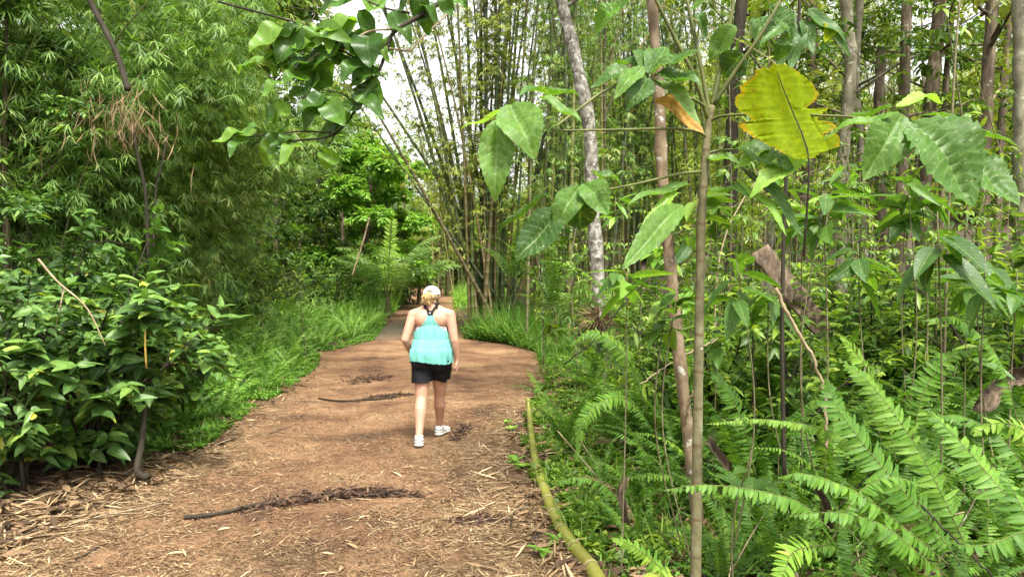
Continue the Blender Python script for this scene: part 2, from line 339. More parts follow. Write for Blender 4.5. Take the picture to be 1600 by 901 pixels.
mb = MB(); mb.add(np.stack([gx, gy, gz], -1).reshape(-1, 3), gf, np.stack([mask, np.clip((re(gy) - gx) / np.maximum(re(gy) - le(gy), .1), 0, 1), 0 * gx], -1).reshape(-1, 3))
def ground_mat():
    m, nt, out = newmat('forest_soil')
    at = nd(nt, "ShaderNodeAttribute", attribute_name="lc"); sp = nt.nodes.new("ShaderNodeSeparateXYZ"); nt.links.new(at.outputs['Vector'], sp.inputs[0])
    tc = nt.nodes.new("ShaderNodeTexCoord")
    def noise(s, d, r=.6, stretch=None):
        n = nd(nt, "ShaderNodeTexNoise", ins={'Scale': s, 'Detail': d, 'Roughness': r}); nt.links.new(tc.outputs['Object'], n.inputs['Vector']); return n.outputs[0]
    a, b, c = noise(.9, 6, .62), noise(7, 7, .7), noise(75, 5, .7)
    soil = ramp(nt, a, [(.32, (.06, .030, .016)), (.42, (.15, .074, .035)), (.54, (.245, .136, .066)), (.70, (.32, .20, .105))]).outputs[0]
    soil = mixc(nt, 1.0, soil, ramp(nt, b, [(.3, (.68, .66, .64)), (.5, (1, 1, 1)), (.7, (1.2, 1.2, 1.22))]).outputs[0], 'MULTIPLY')
    soil = mixc(nt, 1.0, soil, ramp(nt, c, [(.36, (.42, .40, .38)), (.5, (1, 1, 1)), (.66, (1.35, 1.35, 1.35))]).outputs[0], 'MULTIPLY')
    wood = ramp(nt, b, [(.3, (.025, .016, .01)), (.55, (.06, .04, .024)), (.75, (.12, .085, .05))]).outputs[0]
    col = mixc(nt, sp.outputs[0], wood, soil)
    # wet patch further up the path
    g = nt.nodes.new("ShaderNodeMapping"); g.inputs['Location'].default_value = (3.75 / 1.0, -23.5 / 4.2, 0); g.inputs['Scale'].default_value = (1 / 1.0, 1 / 4.2, 0)
    nt.links.new(tc.outputs['Object'], g.inputs[0])
    ln = nt.nodes.new("ShaderNodeVectorMath"); ln.operation = 'LENGTH'; nt.links.new(g.outputs[0], ln.inputs[0])
    wet = ramp(nt, math_(nt, 'ADD', ln.outputs['Value'], math_(nt, 'MULTIPLY', math_(nt, 'SUBTRACT', b, .5), 2.2)), [(.65, (1, 1, 1)), (.95, (0, 0, 0))]).outputs[0]
    col = mixc(nt, wet, col, (.11, .078, .055))
    pb = nd(nt, "ShaderNodeBsdfPrincipled"); nt.links.new(col, pb.inputs['Base Color'])
    nt.links.new(math_(nt, 'SUBTRACT', .92, math_(nt, 'MULTIPLY', wet, .60)), pb.inputs['Roughness']); pb.inputs['Specular IOR Level'].default_value = .35
    bp = nd(nt, "ShaderNodeBump", ins={'Strength': 1.0, 'Distance': .035}); nt.links.new(math_(nt, 'ADD', math_(nt, 'MULTIPLY', b, 1.0), math_(nt, 'MULTIPLY', c, .6)), bp.inputs['Height'])
    nt.links.new(bp.outputs[0], pb.inputs['Normal']); nt.links.new(pb.outputs[0], out.inputs[0]); return m
tag(ob('ground', mb.mesh('ground', ground_mat())), kind='structure')

# ---- dry leaf litter: strips lying every way on the soil
def strips(n, x, y, ln, wd, seed, tiltmax=.25, lift=.006, rb=(0, 1)):
    r = rng(seed); a = r.uniform(0, 2 * math.pi, n); t = r.normal(0, tiltmax, n)
    z = H(x, y) + r.uniform(.002, lift, n)
    dr = np.stack([np.cos(a), np.sin(a), t * .5], 1)
    up = np.stack([r.normal(0, tiltmax, n), r.normal(0, tiltmax, n), np.ones(n)], 1)
    return np.stack([x, y, z], 1), dr, up, ln, wd, r.uniform(rb[0], rb[1], n)
r = rng(11); mb = MB()
def scatter_path(n, y0, y1, weight, r, margin=.5):
    """points between the path's edges, kept with a probability given by weight(t) where t runs 0 (left edge) to 1 (right edge)"""
    y = 1 / r.uniform(1 / y1, 1 / y0, n); t = r.uniform(-margin, 1 + margin, n)
    x = lerp(le(y), re(y), t); k = r.uniform(0, 1, n) < weight(t, x, y)
    return x[k], y[k]
wl = lambda t, x, y: np.clip(.15 + .9 * np.exp(-((t - .02) / .17) ** 2) + 1.0 * np.exp(-((t - .98) / .2) ** 2) + .25 * wob(x, y, 1.9), .04, 1)
x, y = scatter_path(170000, 3.6, 22, wl, r, .3); n = len(x)
put(mb, T_STRIP, *strips(n, x, y, r.uniform(.03, .09, n), r.uniform(.004, .010, n), 12, .18, rb=(.05, .95)))
x, y = scatter_path(20000, 3.6, 20, lambda t, x, y: wl(t, x, y) ** 1.6, r, .3); n = len(x)
put(mb, T_STRIP, *strips(n, x, y, r.uniform(.05, .16, n), r.uniform(.006, .014, n), 13, .2, .012, (.15, 1)))
# gritty crumbs of soil, bark and broken leaf
x, y = scatter_path(70000, 3.6, 15, lambda t, x, y: 0 * t + 1, r, .15); n = len(x)
put(mb, T_DIA, *strips(n, x, y, r.uniform(.008, .028, n), r.uniform(.004, .010, n), 16, .5, .006, (0, .5)))
# longer pale blades heaped along the two edges
x, y = scatter_path(15000, 3.6, 12, lambda t, x, y: np.exp(-((t + .03) / .10) ** 2) + .8 * np.exp(-((t - 1.0) / .12) ** 2), r, .3); n = len(x)
put(mb, T_STRIP, *strips(n, x, y, r.uniform(.12, .30, n), r.uniform(.008, .018, n), 17, .25, .03, (.35, 1)))
# thin long fibres
x, y = scatter_path(16000, 3.6, 16, lambda t, x, y: wl(t, x, y) ** .7, r, .2); n = len(x)
put(mb, T_DIA, *strips(n, x, y, r.uniform(.10, .26, n), r.uniform(.003, .006, n), 14, .15, .015, (.2, .9)))
tag(ob('leaf_litter', mb.mesh('leaf_litter', M['litter'])), 'dry tan bamboo leaves scattered over the dirt path', 'leaf litter', kind='stuff')
mb = MB(); n = 26000
y = 1 / r.uniform(1 / 30, 1 / 3.0, n); x = np.where(r.uniform(0, 1, n) < .62, re(y) + r.uniform(-.3, 5.5, n), le(y) - r.uniform(-.3, 4, n))
put(mb, T_LOW, *strips(n, x, y, r.uniform(.06, .24, n), r.uniform(.012, .05, n), 15, .45, .05, (0, 1)))
tag(ob('forest_floor_litter', mb.mesh('forest_floor_litter', M['darklitter'])), 'brown fallen leaves and twigs on the shaded forest floor', 'leaf litter', kind='stuff')

# ---------------------------------------------------------------- plant generators
def sphere_dirs(r, n, zmin=-1):
    z = r.uniform(zmin, 1, n); a = r.uniform(0, 2 * math.pi, n); s = np.sqrt(1 - z * z)
    return np.stack([s * np.cos(a), s * np.sin(a), z], 1)
def twig_leaves(mb, p0, d0, L, k, r, tpl, ln, wd, spread=.9, droop=.35, lift=.0, rb=(.1, .8), sag=.3, mi=0, tipbias=0):
    """k leaves along each twig; the twig sags; leaves point out sideways and droop"""
    n = len(p0); L = np.broadcast_to(L, (n,))
    t = (np.arange(k) + .5) / k; t = lerp(t, t ** .5, tipbias)
    t = np.broadcast_to(t, (n, k)) + r.uniform(-.4, .4, (n, k)) / k
    d0 = nrm(d0)
    pos = p0[:, None] + d0[:, None] * (t * L[:, None])[..., None]; pos[..., 2] -= sag * L[:, None] * t ** 2
    side = nrm(np.cross(d0, np.array([0, 0, 1.0])) + 1e-4)
    sg = np.where(np.arange(k) % 2, 1, -1)[None, :, None]
    dr = d0[:, None] * .7 + side[:, None] * sg * spread + r.normal(0, .35, (n, k, 3))
    dr[..., 2] -= droop
    up = np.array([0, 0, 1.0]) + r.normal(0, .35, (n, k, 3)) + .3 * d0[:, None]
    m = n * k
    rand = np.clip(r.uniform(rb[0], rb[1], m) + .15 * (t.ravel() - .5), 0, 1)
    rand = np.where(r.uniform(0, 1, m) < .022, 1.0, rand)
    put(mb, tpl, pos.reshape(m, 3), dr.reshape(m, 3), up.reshape(m, 3), ln * r.uniform(.5, 1.2, m), wd * r.uniform(.7, 1.15, m), rand, mi)
def fans(mb, pos, dr, r, k, ln, wd, rb=(.1, .9), droop=.35, mi=0, tpl=None):
    """k narrow bamboo leaves opening like a hand at the end of each twig"""
    n = len(pos); dr = nrm(dr); side = nrm(np.cross(dr, np.array([0, 0, 1.0])) + 1e-4); up0 = nrm(np.cross(side, dr))
    a = np.linspace(-1.15, 1.15, k)[None] + r.normal(0, .18, (n, k))
    d = dr[:, None] * np.cos(a)[..., None] + side[:, None] * np.sin(a)[..., None] + r.normal(0, .18, (n, k, 3)); d[..., 2] -= droop
    m = n * k; p = np.repeat(pos, k, 0) + r.normal(0, .012, (m, 3))
    put(mb, tpl or T_BAM, p, d.reshape(m, 3), np.repeat(up0, k, 0) + r.normal(0, .3, (m, 3)), ln * r.uniform(.6, 1.15, m), wd * r.uniform(.8, 1.2, m), np.repeat(r.uniform(rb[0], rb[1], n), k) + r.normal(0, .06, m), mi)
def limb(mb, a, b, r0, r1, r, n=9, wig=.06, sides=7, sag=0.0):
    a, b = np.asarray(a, float), np.asarray(b, float); t = np.linspace(0, 1, n)[:, None]
    L = np.linalg.norm(b - a); p = lerp(a, b, t) + np.cumsum(r.normal(0, wig * L / n, (n, 3)), 0) * np.sin(math.pi * t)
    p[:, 2] += sag * L * np.sin(math.pi * t[:, 0])
    tube(mb, p, np.linspace(r0, r1, n), sides, True, r.uniform()); return p

def make_shrub(seed, h, rad, nst, leaf, wid, mat, tpl=T_MID, per=9, twigs=7, low=.15, stem='barkdark', rb=(.1, .8)):
    """a leafy bush: stems from the base with side twigs, leaves crowded to the twig ends"""
    r = rng(seed); sm, fm = MB(), MB(); starts, dirs = [], []
    for k in range(nst):
        a = r.uniform(0, 2 * math.pi); rr = rad * math.sqrt(r.uniform(.05, 1)); hh = h * (1 - .45 * (rr / rad) ** 2) * r.uniform(.65, 1.0)
        b = np.array([r.normal(0, .08), r.normal(0, .08), 0]); t = np.array([rr * math.cos(a), rr * math.sin(a), hh])
        p = limb(sm, b, t, .010 + .004 * h, .003, r, 10, .10, 5, sag=.12)
        for q in range(twigs):
            i = r.uniform(low, 1) * 9; c = p[int(min(i, 8.9))]
            d = nrm(np.array([math.cos(a) + r.normal(0, .9), math.sin(a) + r.normal(0, .9), r.normal(.35, .3)]))
            L = r.uniform(.12, .34) * (.6 + .4 * h)
            starts.append(c); dirs.append(d * L)
            tube(sm, np.array([c, c + d * L * .6, c + d * L + [0, 0, -.1 * L]]), [.004, .003, .002], 4, False)
        starts.append(p[-2]); dirs.append((p[-1] - p[-3]) * .8 + [0, 0, .05])
    s, d = np.array(starts), np.array(dirs); L = np.linalg.norm(d, axis=1)
    twig_leaves(fm, s, d, L, per, r, tpl, leaf, wid, tipbias=.6, rb=rb)
    # a rosette of younger, paler leaves at each twig end
    e = s + d; twig_leaves(fm, e - d * .1, d, L * .2, 4, r, tpl, leaf * .8, wid * .8, 1.2, .05, rb=(rb[1] * .8, min(1, rb[1] * 1.25)))
    return [('stem', sm.mesh('shrub_stem', M[stem])), ('foliage', fm.mesh('shrub_foliage', M[mat]))]
def make_tree(seed, h, tr, cr, mat, leaf=.13, wid=.06, nclump=26, ntw=55, per=10, low=.3, bark='bark', tpl=T_LOW, zs=1.0, rb=(.05, .85), lean=(0, 0), fan=False):
    """trunk with limbs running out to leaf clumps spread through the crown"""
    r = rng(seed); tm, fm = MB(), MB()
    top = np.array([lean[0], lean[1], h * .93]); base = np.zeros(3)
    p = spline([base - [0, 0, .3], base + [r.normal(0, .08), r.normal(0, .08), h * .3], lerp(base, top, .62) + [r.normal(0, .2), r.normal(0, .2), 0], top], 26)
    t = np.linspace(0, 1, 26); tube(tm, p, tr * (1 - .8 * t) + tr * .6 * np.exp(-t * 30), 10, True)
    for k in range(nclump):
        f = r.uniform(low, 1.0); zc = f * h; prof = math.sin(math.pi * min(1, max(0, (f - low) / (1 - low)) * .82 + .14)) ** .7
        a = r.uniform(0, 2 * math.pi); rr = cr * prof * math.sqrt(r.uniform(.12, 1))
        pt = p[int(min(25, (f * .86) * 25))]
        c = np.array([pt[0] + rr * math.cos(a), pt[1] + rr * math.sin(a), zc])
        st = p[int(min(24, max(2, (f - .16) * 25)))]
        limb(tm, st, c, max(.012, tr * .3 * (1.1 - f)), .008, r, 8, .12, 5)
        R_ = r.uniform(.16, .3) * cr * np.array([1, 1, .6 * zs]); nt = int(ntw * r.uniform(.6, 1.3))
        d = sphere_dirs(r, nt, -.35); s = c + d * R_ * r.uniform(.25, .95, (nt, 1)); L = r.uniform(.25, .6, nt) * cr * .22
        dd = d + [0, 0, -.1]
        if fan:
            fans(fm, s + d * L[:, None] * .6, dd, r, per, leaf, wid, rb)
        else: twig_leaves(fm, s, dd, L, per, r, tpl, leaf, wid, rb=rb)
    return [('trunk', tm.mesh('tree_trunk', M[bark])), ('crown', fm.mesh('tree_crown', M[mat]))]
def place(name, proto, label, cat, x, y, rz=0, sc=1.0, group=None, dz=0.0, zs=None):
    t = thing(name, label, cat, (x, y, float(H(x, y)) + dz), rz, sc, group)
    if zs: t.scale = (sc, sc, sc * zs)
    for nm, me in proto: ob(nm, me, t)
    return t

# ---- ferns
def frond(mb, pts, npair, plen, pwid, r, droop=.25, prof=None, tpl=T_PINL, rb=(.2, .8), rach=.0025, mi_r=1, upv=None, mi=0, start=.08):
    p = spline(pts, 40); T = nrm(np.gradient(p, axis=0)); L = np.linalg.norm(np.diff(p, axis=0), axis=1).sum()
    up = np.array([0, 0, 1.0]) if upv is None else np.asarray(upv, float)
    tube(mb, p, np.linspace(rach, rach * .35, 40), 4, False, .5, mi_r)
    t = np.linspace(start, .985, npair); prof = prof or (lambda t: np.clip(np.minimum(.45 + 2.2 * t, 1) * (1 - t ** 2.6) ** .8, .08, 1))
    idx = t * 39; k = np.clip(idx.astype(int), 0, 38); pos = lerp(p[k], p[k + 1], (idx - k)[:, None]); tt = T[k]
    N = nrm(up - tt * (tt @ up)[:, None]); S = np.cross(tt, N)
    for sg in (-1, 1):
        n = npair
        d = S * sg + tt * (.22 + .5 * t[:, None] ** 3) - N * droop * r.uniform(.2, 1.9, (n, 1)) + r.normal(0, .13, (n, 3))
        keep = r.uniform(0, 1, n) > .06
        u = N + S * sg * droop * .8 + r.normal(0, .16, (n, 3))
        put(mb, tpl, pos[keep], d[keep], u[keep], (plen * prof(t) * r.uniform(.72, 1.1, n))[keep], pwid * (.6 + .4 * prof(t))[keep], np.clip(r.uniform(rb[0], rb[1]) + r.normal(0, .08, n), 0, 1)[keep], mi)
def frond_curve(L, a0, bend, n=6, twist=0):
    """a frond leaving its base at elevation a0 and bending over by bend, in the x-z plane"""
    a = R(a0); p = [np.zeros(3)]
    for k in range(n):
        p.append(p[-1] + L / n * np.array([math.cos(a), twist * k * .12, math.sin(a)])); a -= R(bend) / n * (.5 + k / n)
    return np.array(p)
FR = {}
for k, (L, a0, be, pl, pw, dr) in enumerate([(1.0, 75, 95, .085, .017, .3), (.9, 58, 85, .08, .016, .25), (1.1, 82, 110, .09, .018, .35), (.8, 35, 60, .08, .016, .2), (.95, 66, 60, .075, .015, .2)]):
    for nm, mt, tp, npair in (('near', 'fern', T_PIN, 44), ('mid', 'fernmid', T_DIA, 34), ('bank', 'fernmid', T_PINL, 36), ('far', 'fern', T_DIA, 34)):
        mb = MB(); r = rng(100 + k); frond(mb, frond_curve(L, a0, be, twist=(k - 2) * .3), npair, pl * (1.35 if nm == 'mid' else 1.15 if nm == 'far' else 1), pw * (1.35 if nm in ('mid', 'far') else 1), r, dr, tpl=tp)
        FR[nm, k] = mb.mesh('fern_frond', [M[mt], M['petiole']])
def fern(label, x, y, n, sc, seed, kind='near', group=None, z=None, tilt=(0, 0), name='fern'):
    r = rng(seed); t = thing(name, label, 'fern', (x, y, float(H(x, y)) + .02 if z is None else z), 0, 1.0, group)
    for k in range(n):
        ob('frond', FR[kind, int(r.choice([1, 3, 4, 1, 0]) if kind in ('mid', 'bank') else r.integers(0, 5))], t, (r.normal(0, .03), r.normal(0, .03), 0), (r.normal(0, .12), r.normal(0, .1), k / n * 6.283 + r.normal(0, .25)), sc * r.uniform(.6, 1.15))
    return t

# ---- bamboo
def culm_mesh(pts, r0, r1, n=46, sides=8, mat='culm'):
    p = spline(pts, n * 1); L = np.linalg.norm(np.diff(p, axis=0), axis=1).sum()
    seg = .32; ts = []
    k = 0
    while k * seg < L: ts += [k * seg + .0, k * seg + .018, k * seg + .05]; k += 1
    ts = np.array([a for a in ts if a < L]); cum = np.concatenate([[0], np.cumsum(np.linalg.norm(np.diff(p, axis=0), axis=1))])
    q = np.stack([np.interp(ts, cum, p[:, c]) for c in range(3)], 1); f = ts / L
    rad = lerp(r0, r1, f ** 1.4) * np.tile([1.0, 1.13, 1.0], len(ts) // 3 + 1)[:len(ts)]
    mb = MB(); tube(mb, q, rad, sides, True); return mb.mesh('bamboo_culm', M[mat]), p
def arc(base, az, lean0, bend, L, n=7):
    """a culm leaving base leaning lean0 degrees from upright towards azimuth az and bending over by bend"""
    a = R(lean0); p = [np.array(base, float)]; d = np.array([math.cos(az), math.sin(az), 0])
    for k in range(n):
        p.append(p[-1] + L / n * (d * math.sin(a) + np.array([0, 0, math.cos(a)]))); a += R(bend) / n * (k + .5) * 2 / n
    return np.array(p)
def bamboo_clump(name, label, x, y, culms, seed, leafmat='bamleaf', nfan=1400, fl=.15, fw=.018, r0=.045, mat=('culm',), fol_from=.45, spread=.5, group=None, k=6, twiggy=300, rb=(.1, .9)):
    """culms: list of (dx, dy, azimuth, lean, bend, length)"""
    r = rng(seed); z0 = float(H(x, y)); t = thing(name, label, 'bamboo', (x, y, z0), 0, 1, group)
    fm, tm = MB(), MB(); allp = []
    for c, (dx, dy, az, ln, be, L) in enumerate(culms):
        rr = r0 * r.uniform(.65, 1.15)
        me, p = culm_mesh(arc((dx, dy, -.1), az, ln, be, L), rr, rr * .22, mat=mat[int(r.integers(0, len(mat)))])
        ob('culm', me, t); allp.append(p)
    m = nfan; ci = r.integers(0, len(allp), m); P_ = np.array([p[:46] for p in allp]); f = r.uniform(fol_from, 1, m) ** .8 * 45
    fi = np.clip(f.astype(int), 0, 45); s = P_[ci, fi]
    d = sphere_dirs(r, m, -.3); L = r.uniform(.15, 1.0, m) * spread * 2
    e = s + d * L[:, None]; e[:, 2] -= .25 * L ** 2
    dd = d.copy(); dd[:, 2] -= .5
    q = 4   # several leaf hands along each side branch
    for j in range(q):
        u = 1 - .22 * j; pp = lerp(s, e, u) + r.normal(0, .05 * spread * 2, (m, 3)); fans(fm, pp, dd + r.normal(0, .5, (m, 3)), r, k, fl, fw, rb)
    for j in r.integers(0, m, twiggy):
        tube(tm, spline([s[j], lerp(s[j], e[j], .5) + [0, 0, .06 * L[j]], e[j]], 5), [.006, .005, .004, .003, .002], 3, False)
    if twiggy: ob('side_branches', tm.mesh('bamboo_branches', M['barkgreen']), t)
    ob('foliage', fm.mesh('bamboo_foliage', M[leafmat]), t)
    return t

# ---------------------------------------------------------------- far wood closing the view
def X(px, Y): return (px - 800.0) / FPX * Y
r = rng(21); mbs = [MB(), MB()]; tb = MB()
for k in range(190):
    a = r.uniform(-62, 62); Y0 = r.uniform(58, 92); x0 = math.tan(R(a)) * Y0 * .9; z0 = float(H(x0, Y0)) - .5
    h = r.uniform(7, 13) if x0 < -4 else r.uniform(6, 11)
    if -13 < x0 < 3: h *= .62
    if x0 < -22: h *= 1.3
    if x0 > 6: h *= 1.75
    mb = mbs[1 if (x0 > 3 or k % 4 == 0) else 0]
    for q in range(9):
        c = np.array([x0 + r.normal(0, 2.2), Y0 + r.normal(0, 2), z0 + h * r.uniform(.08, 1)]); nt = 75
        d = sphere_dirs(r, nt, -.5); s = c + d * np.array([2.0, 2.0, 1.3]) * r.uniform(.4, 1.1, (nt, 1))
        twig_leaves(mb, s, d, .7, 6, r, T_DIA, .42, .17, rb=(.0, .9), sag=.2)
    tube(tb, spline([[x0, Y0, z0 - 1], [x0 + r.normal(0, .4), Y0, z0 + h * .5], [x0 + r.normal(0, .8), Y0, z0 + h * .95]], 8), np.linspace(.16, .05, 8), 6, True)
tag(ob('distant_wood', mbs[1].mesh('distant_wood', M['bamyellow'])), 'sunny yellow green woodland far behind the brown trunks', 'woodland', kind='stuff')  # backlit yellow green carried by the leaf colour
ob_ = tag(ob('distant_wood', mbs[0].mesh('distant_wood', M['broad'])), 'distant green woodland closing the end of the dirt path', 'woodland', kind='stuff')
tag(ob('distant_trunks', tb.mesh('distant_trunks', M['bark'])), 'slim trunks of the distant woodland beyond the path', 'woodland', kind='stuff')

# ---------------------------------------------------------------- trees of the left side and the back
TP = [make_tree(31, 13, .17, 3.0, 'broad', .17, .075, 34, 60, 9, .2),
      make_tree(32, 11, .14, 2.7, 'shrub', .20, .085, 30, 55, 9, .12),
      make_tree(33, 14, .18, 3.2, 'bamyellow', .17, .04, 34, 60, 8, .28),
      make_tree(34, 9, .12, 2.6, 'bright', .21, .095, 30, 60, 9, .1)]
spots = [  # px, Y, proto, scale, label
    (-260, 13, 0, .95, None), (60, 14, 1, 1.0, None), (215, 17, 0, 1.1, None), (330, 15, 1, .9, None), (330, 22, 0, 1.15, None), (-60, 20, 2, 1.1, None),
    (300, 26, 2, 1.1, None), (160, 24, 0, 1.2, None), (430, 31, 1, 1.1, None), (380, 34, 0, 1.3, None), (30, 30, 0, 1.3, None), (-200, 27, 1, 1.3, None), (240, 38, 2, 1.3, None), (500, 42, 0, 1.25, None)]
for k, (px, Y, pi, sc, lb) in enumerate(spots):
    place('broadleaf_tree', TP[pi], 'tall leafy tree crowding the slope left of the path behind the bamboo thicket', 'tree', X(px, Y), Y, k * 1.7, sc, 'trees crowding the slope left of the path')
for px, Y, pi, sc, lb in [(10, 8.6, 1, .46, 'small broad leaved tree squeezed between the left border and the bamboo thicket'), (290, 16, 1, .6, 'dark broad leaved tree at the right end of the bamboo thickets'), (150, 11.5, 0, .62, 'broad leaved tree crown among the thickets behind the slanting branch')]:
    place('thicket_tree', TP[pi], lb, 'tree', X(px, Y), Y, px * .1, sc)
TP.append(make_tree(35, 7.6, .14, 3.2, 'bright', .26, .115, 58, 70, 9, .06, rb=(.1, 1)))
place('round_crowned_tree', TP[4], 'low bright green bushy tree behind the palm beside the path', 'tree', X(572, 33), 33, .4, 1.0)
place('round_crowned_tree', TP[1], 'dark leafy tree rising above the bright bush left of the sky gap', 'tree', X(535, 39), 39, .9, 1.0)
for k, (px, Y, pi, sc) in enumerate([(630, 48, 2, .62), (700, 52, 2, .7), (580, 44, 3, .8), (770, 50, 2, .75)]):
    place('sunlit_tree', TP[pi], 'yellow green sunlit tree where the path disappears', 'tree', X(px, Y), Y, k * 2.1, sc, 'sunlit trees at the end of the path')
for k, (px, Y, pi, sc) in enumerate([(900, 36, 2, .9), (1040, 40, 2, .85), (1230, 34, 2, .75), (1330, 28, 1, .62), (1440, 32, 2, .85), (1540, 26, 0, .7), (1700, 22, 2, .85), (1620, 34, 0, 1.0), (1850, 20, 1, .8), (1130, 46, 0, .7)]):
    place('woodland_tree', TP[pi], 'leafy tree in the woodland seen between the brown trunks', 'tree', X(px, Y), Y, k * 1.3 + .5, sc, 'trees deep in the woodland right of the path')

# ---------------------------------------------------------------- undergrowth bushes of the middle distance
SP = [make_shrub(41, 1.9, .95, 9, .15, .06, 'broad', T_LOW, 8, 8, .05), make_shrub(42, 1.5, .9, 9, .12, .05, 'shrub', T_LOW, 9, 9, .05),
      make_shrub(43, 2.4, 1.0, 10, .19, .05, 'broad', T_LOW, 8, 8, .05), make_shrub(44, 1.2, .8, 9, .13, .07, 'bright', T_LOW, 8, 7, .05)]
r = rng(45); n = 0
for k in range(400):
    Y = r.uniform(7.5, 48); s = r.uniform()
    if s < .5: x = le(Y) - r.uniform(3.4 if Y < 22 else 1.2, 5 + Y * .28)
    else: x = re(Y) + r.uniform(1.9 if Y < 19 else .7, 3.0 + Y * .42)
    if abs(x / Y) > .86 or (x > 0 and Y < 9 and x < 2): continue
    n += 1
    if n > 150: break
    left = x < 0 and s < .5
    pi = int(r.integers(0, 4)); sc = r.uniform(.6, 1.2)
    if not left: sc *= .75
    place('bush', SP[pi], 'bushy undergrowth plant on the slope left of the path' if left else 'leafy understorey bush among the trunks right of the path', 'bush', x, Y, r.uniform(0, 6.28), sc,
          'undergrowth bushes left of the path' if left else 'understorey bushes right of the path')

# ---------------------------------------------------------------- big leafy shrubs at the front left
FS = [make_shrub(51, 2.1, 1.05, 14, .18, .088, 'shrub', T_OVATE, 7, 10, .10, rb=(.0, .72)), make_shrub(52, 1.6, .85, 12, .15, .078, 'shrub', T_OVATE, 7, 10, .10, rb=(.0, .75)),
      make_shrub(53, 2.3, .95, 14, .15, .07, 'shrub', T_OVATE, 9, 12, .15, rb=(.05, .65))]
for k, (px, Y, pi, sc, rz, lb) in enumerate([
    (140, 6.5, 0, 1.12, .3, 'large dark leafed shrub overhanging the left edge of the path, beside the yellow stake'),
    (20, 5.7, 2, .86, 1.9, 'broad shrub filling the lower left corner beside the littered path edge'),
    (195, 7.9, 1, 1.12, 4.0, 'rounded shrub with pale leaf tips between the large shrub and the fern bank'),
    (60, 7.6, 2, 1.15, 2.5, 'tall leafy shrub rising behind the large front shrub'),
    (-110, 6.4, 0, 1.1, 5.1, 'tall shrub cut by the left border behind the corner shrub'),
    (255, 9.8, 1, .95, 3.0, 'smaller shrub with glossy leaves at the back end of the shrub row')]):
    place('leafy_shrub', FS[pi], lb, 'shrub', X(px, Y), Y, rz, sc)
mb = MB(); tube(mb, spline([P(232, 745, 5.95), P(215, 735, 6.0), P(222, 690, 6.1), P(228, 620, 6.2)], 14), np.linspace(.035, .018, 14), 7)
tag(ob('crooked_stem', mb.mesh('crooked_stem', M['barkdark'])), 'dark crooked stem rising from the litter under the large front shrub', 'stem')
mb = MB(); tube(mb, spline([P(229, 575, 5.9), P(227, 540, 5.85), P(227, 512, 5.85)], 7), .008, 7)
tag(ob('stake', mb.mesh('stake', plain_mat('yellow_cane', (.42, .30, .07), .5))), 'short yellow cane stake sticking up out of the front shrub', 'stake')
mb = MB(); tube(mb, spline([P(60, 405, 5.6), P(90, 440, 5.5), P(135, 480, 5.4), P(165, 540, 5.4)], 14), np.linspace(.009, .004, 14), 6)
tube(mb, spline([P(100, 450, 5.5), P(92, 490, 5.45), P(85, 520, 5.5)], 8), np.linspace(.006, .003, 8), 5)
tag(ob('bare_twig', mb.mesh('bare_twig', M['twig'])), 'pale bare forked twig caught in the leaves of the front left shrub', 'twig')

# ---------------------------------------------------------------- left bamboo thicket
def rand_culms(n, seed, rad, az0, azs, lean, leans, bend, bends, L, Ls):
    r = rng(seed); return [(r.normal(0, rad), r.normal(0, rad), az0 + r.normal(0, azs), lean + r.normal(0, leans), bend + r.normal(0, bends), L + r.normal(0, Ls)) for _ in range(n)]
for k, (px, Y, n, L, az, nf, lb, lm) in enumerate([
    (70, 9.6, 15, 6.0, -.3, 2000, 'feathery bamboo thicket behind the large front shrubs', 'bamleaf'),
    (225, 12.5, 14, 5.8, -.3, 1900, 'pale fine leaved bamboo arching over the fern bank', 'bamleaf'),
    (-120, 9.0, 13, 6.5, 0, 1500, 'bamboo thicket cut off by the left border', 'bamleaf'),
    (320, 20.0, 12, 5.5, -.3, 1100, 'drooping bamboo thicket behind the fern bank beside the palm', 'bamleaf'),
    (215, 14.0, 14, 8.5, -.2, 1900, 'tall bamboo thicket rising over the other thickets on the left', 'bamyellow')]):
    bamboo_clump('bamboo_thicket', lb, X(px, Y), Y, rand_culms(n, 60 + k, .45, az, 1.0, 7, 5, 55, 18, L, .8), 70 + k, lm, int(nf * 1.25), .18, .0155, .022, ('culm', 'culmdark'), .12, .55, None, 7, 260)
mb = MB(); tube(mb, spline([P(120, -40, 7.2), P(150, 22, 7.2), P(178, 75, 7.2), P(192, 115, 7.2), P(199, 141, 7.2)], 20), np.linspace(.030, .040, 20) * np.linspace(.9, .8, 20), 8)
t = tag(ob('hanging_branch', mb.mesh('hanging_branch', M['barkdark'])), 'thick dark mossy branch slanting down from the top left of the thicket', 'branch')
mb = MB(); tube(mb, spline([P(178, 70, 7.2), P(196, 40, 7.1), P(228, 5, 7.0), P(240, -20, 7.0)], 10), np.linspace(.009, .005, 10), 5)
ob('twig', mb.mesh('branch_twig', M['petiole']), t)
mb = MB(); tube(mb, spline([P(206, 190, 8.3), P(213, 235, 8.3), P(222, 275, 8.3), P(228, 310, 8.3), P(232, 420, 8.3)], 16), np.linspace(.016, .02, 16), 7)
tube(mb, spline([P(262, 210, 8.5), P(252, 260, 8.4), P(243, 300, 8.4), P(238, 420, 8.4)], 16), np.linspace(.009, .012, 16), 6)
tag(ob('dark_stems', mb.mesh('dark_stems', M['barkdark'])), 'two thin dark upright stems in the gap behind the front shrubs', 'stem').name = 'forked_stem'
r = rng(80); mb = MB(); n = 240; c = P(190, 165, 8.0)
pos = c + r.normal(0, 1, (n, 3)) * [.26, .2, .16]; pos[:, 2] -= np.abs(pos[:, 0] - c[0]) * .5
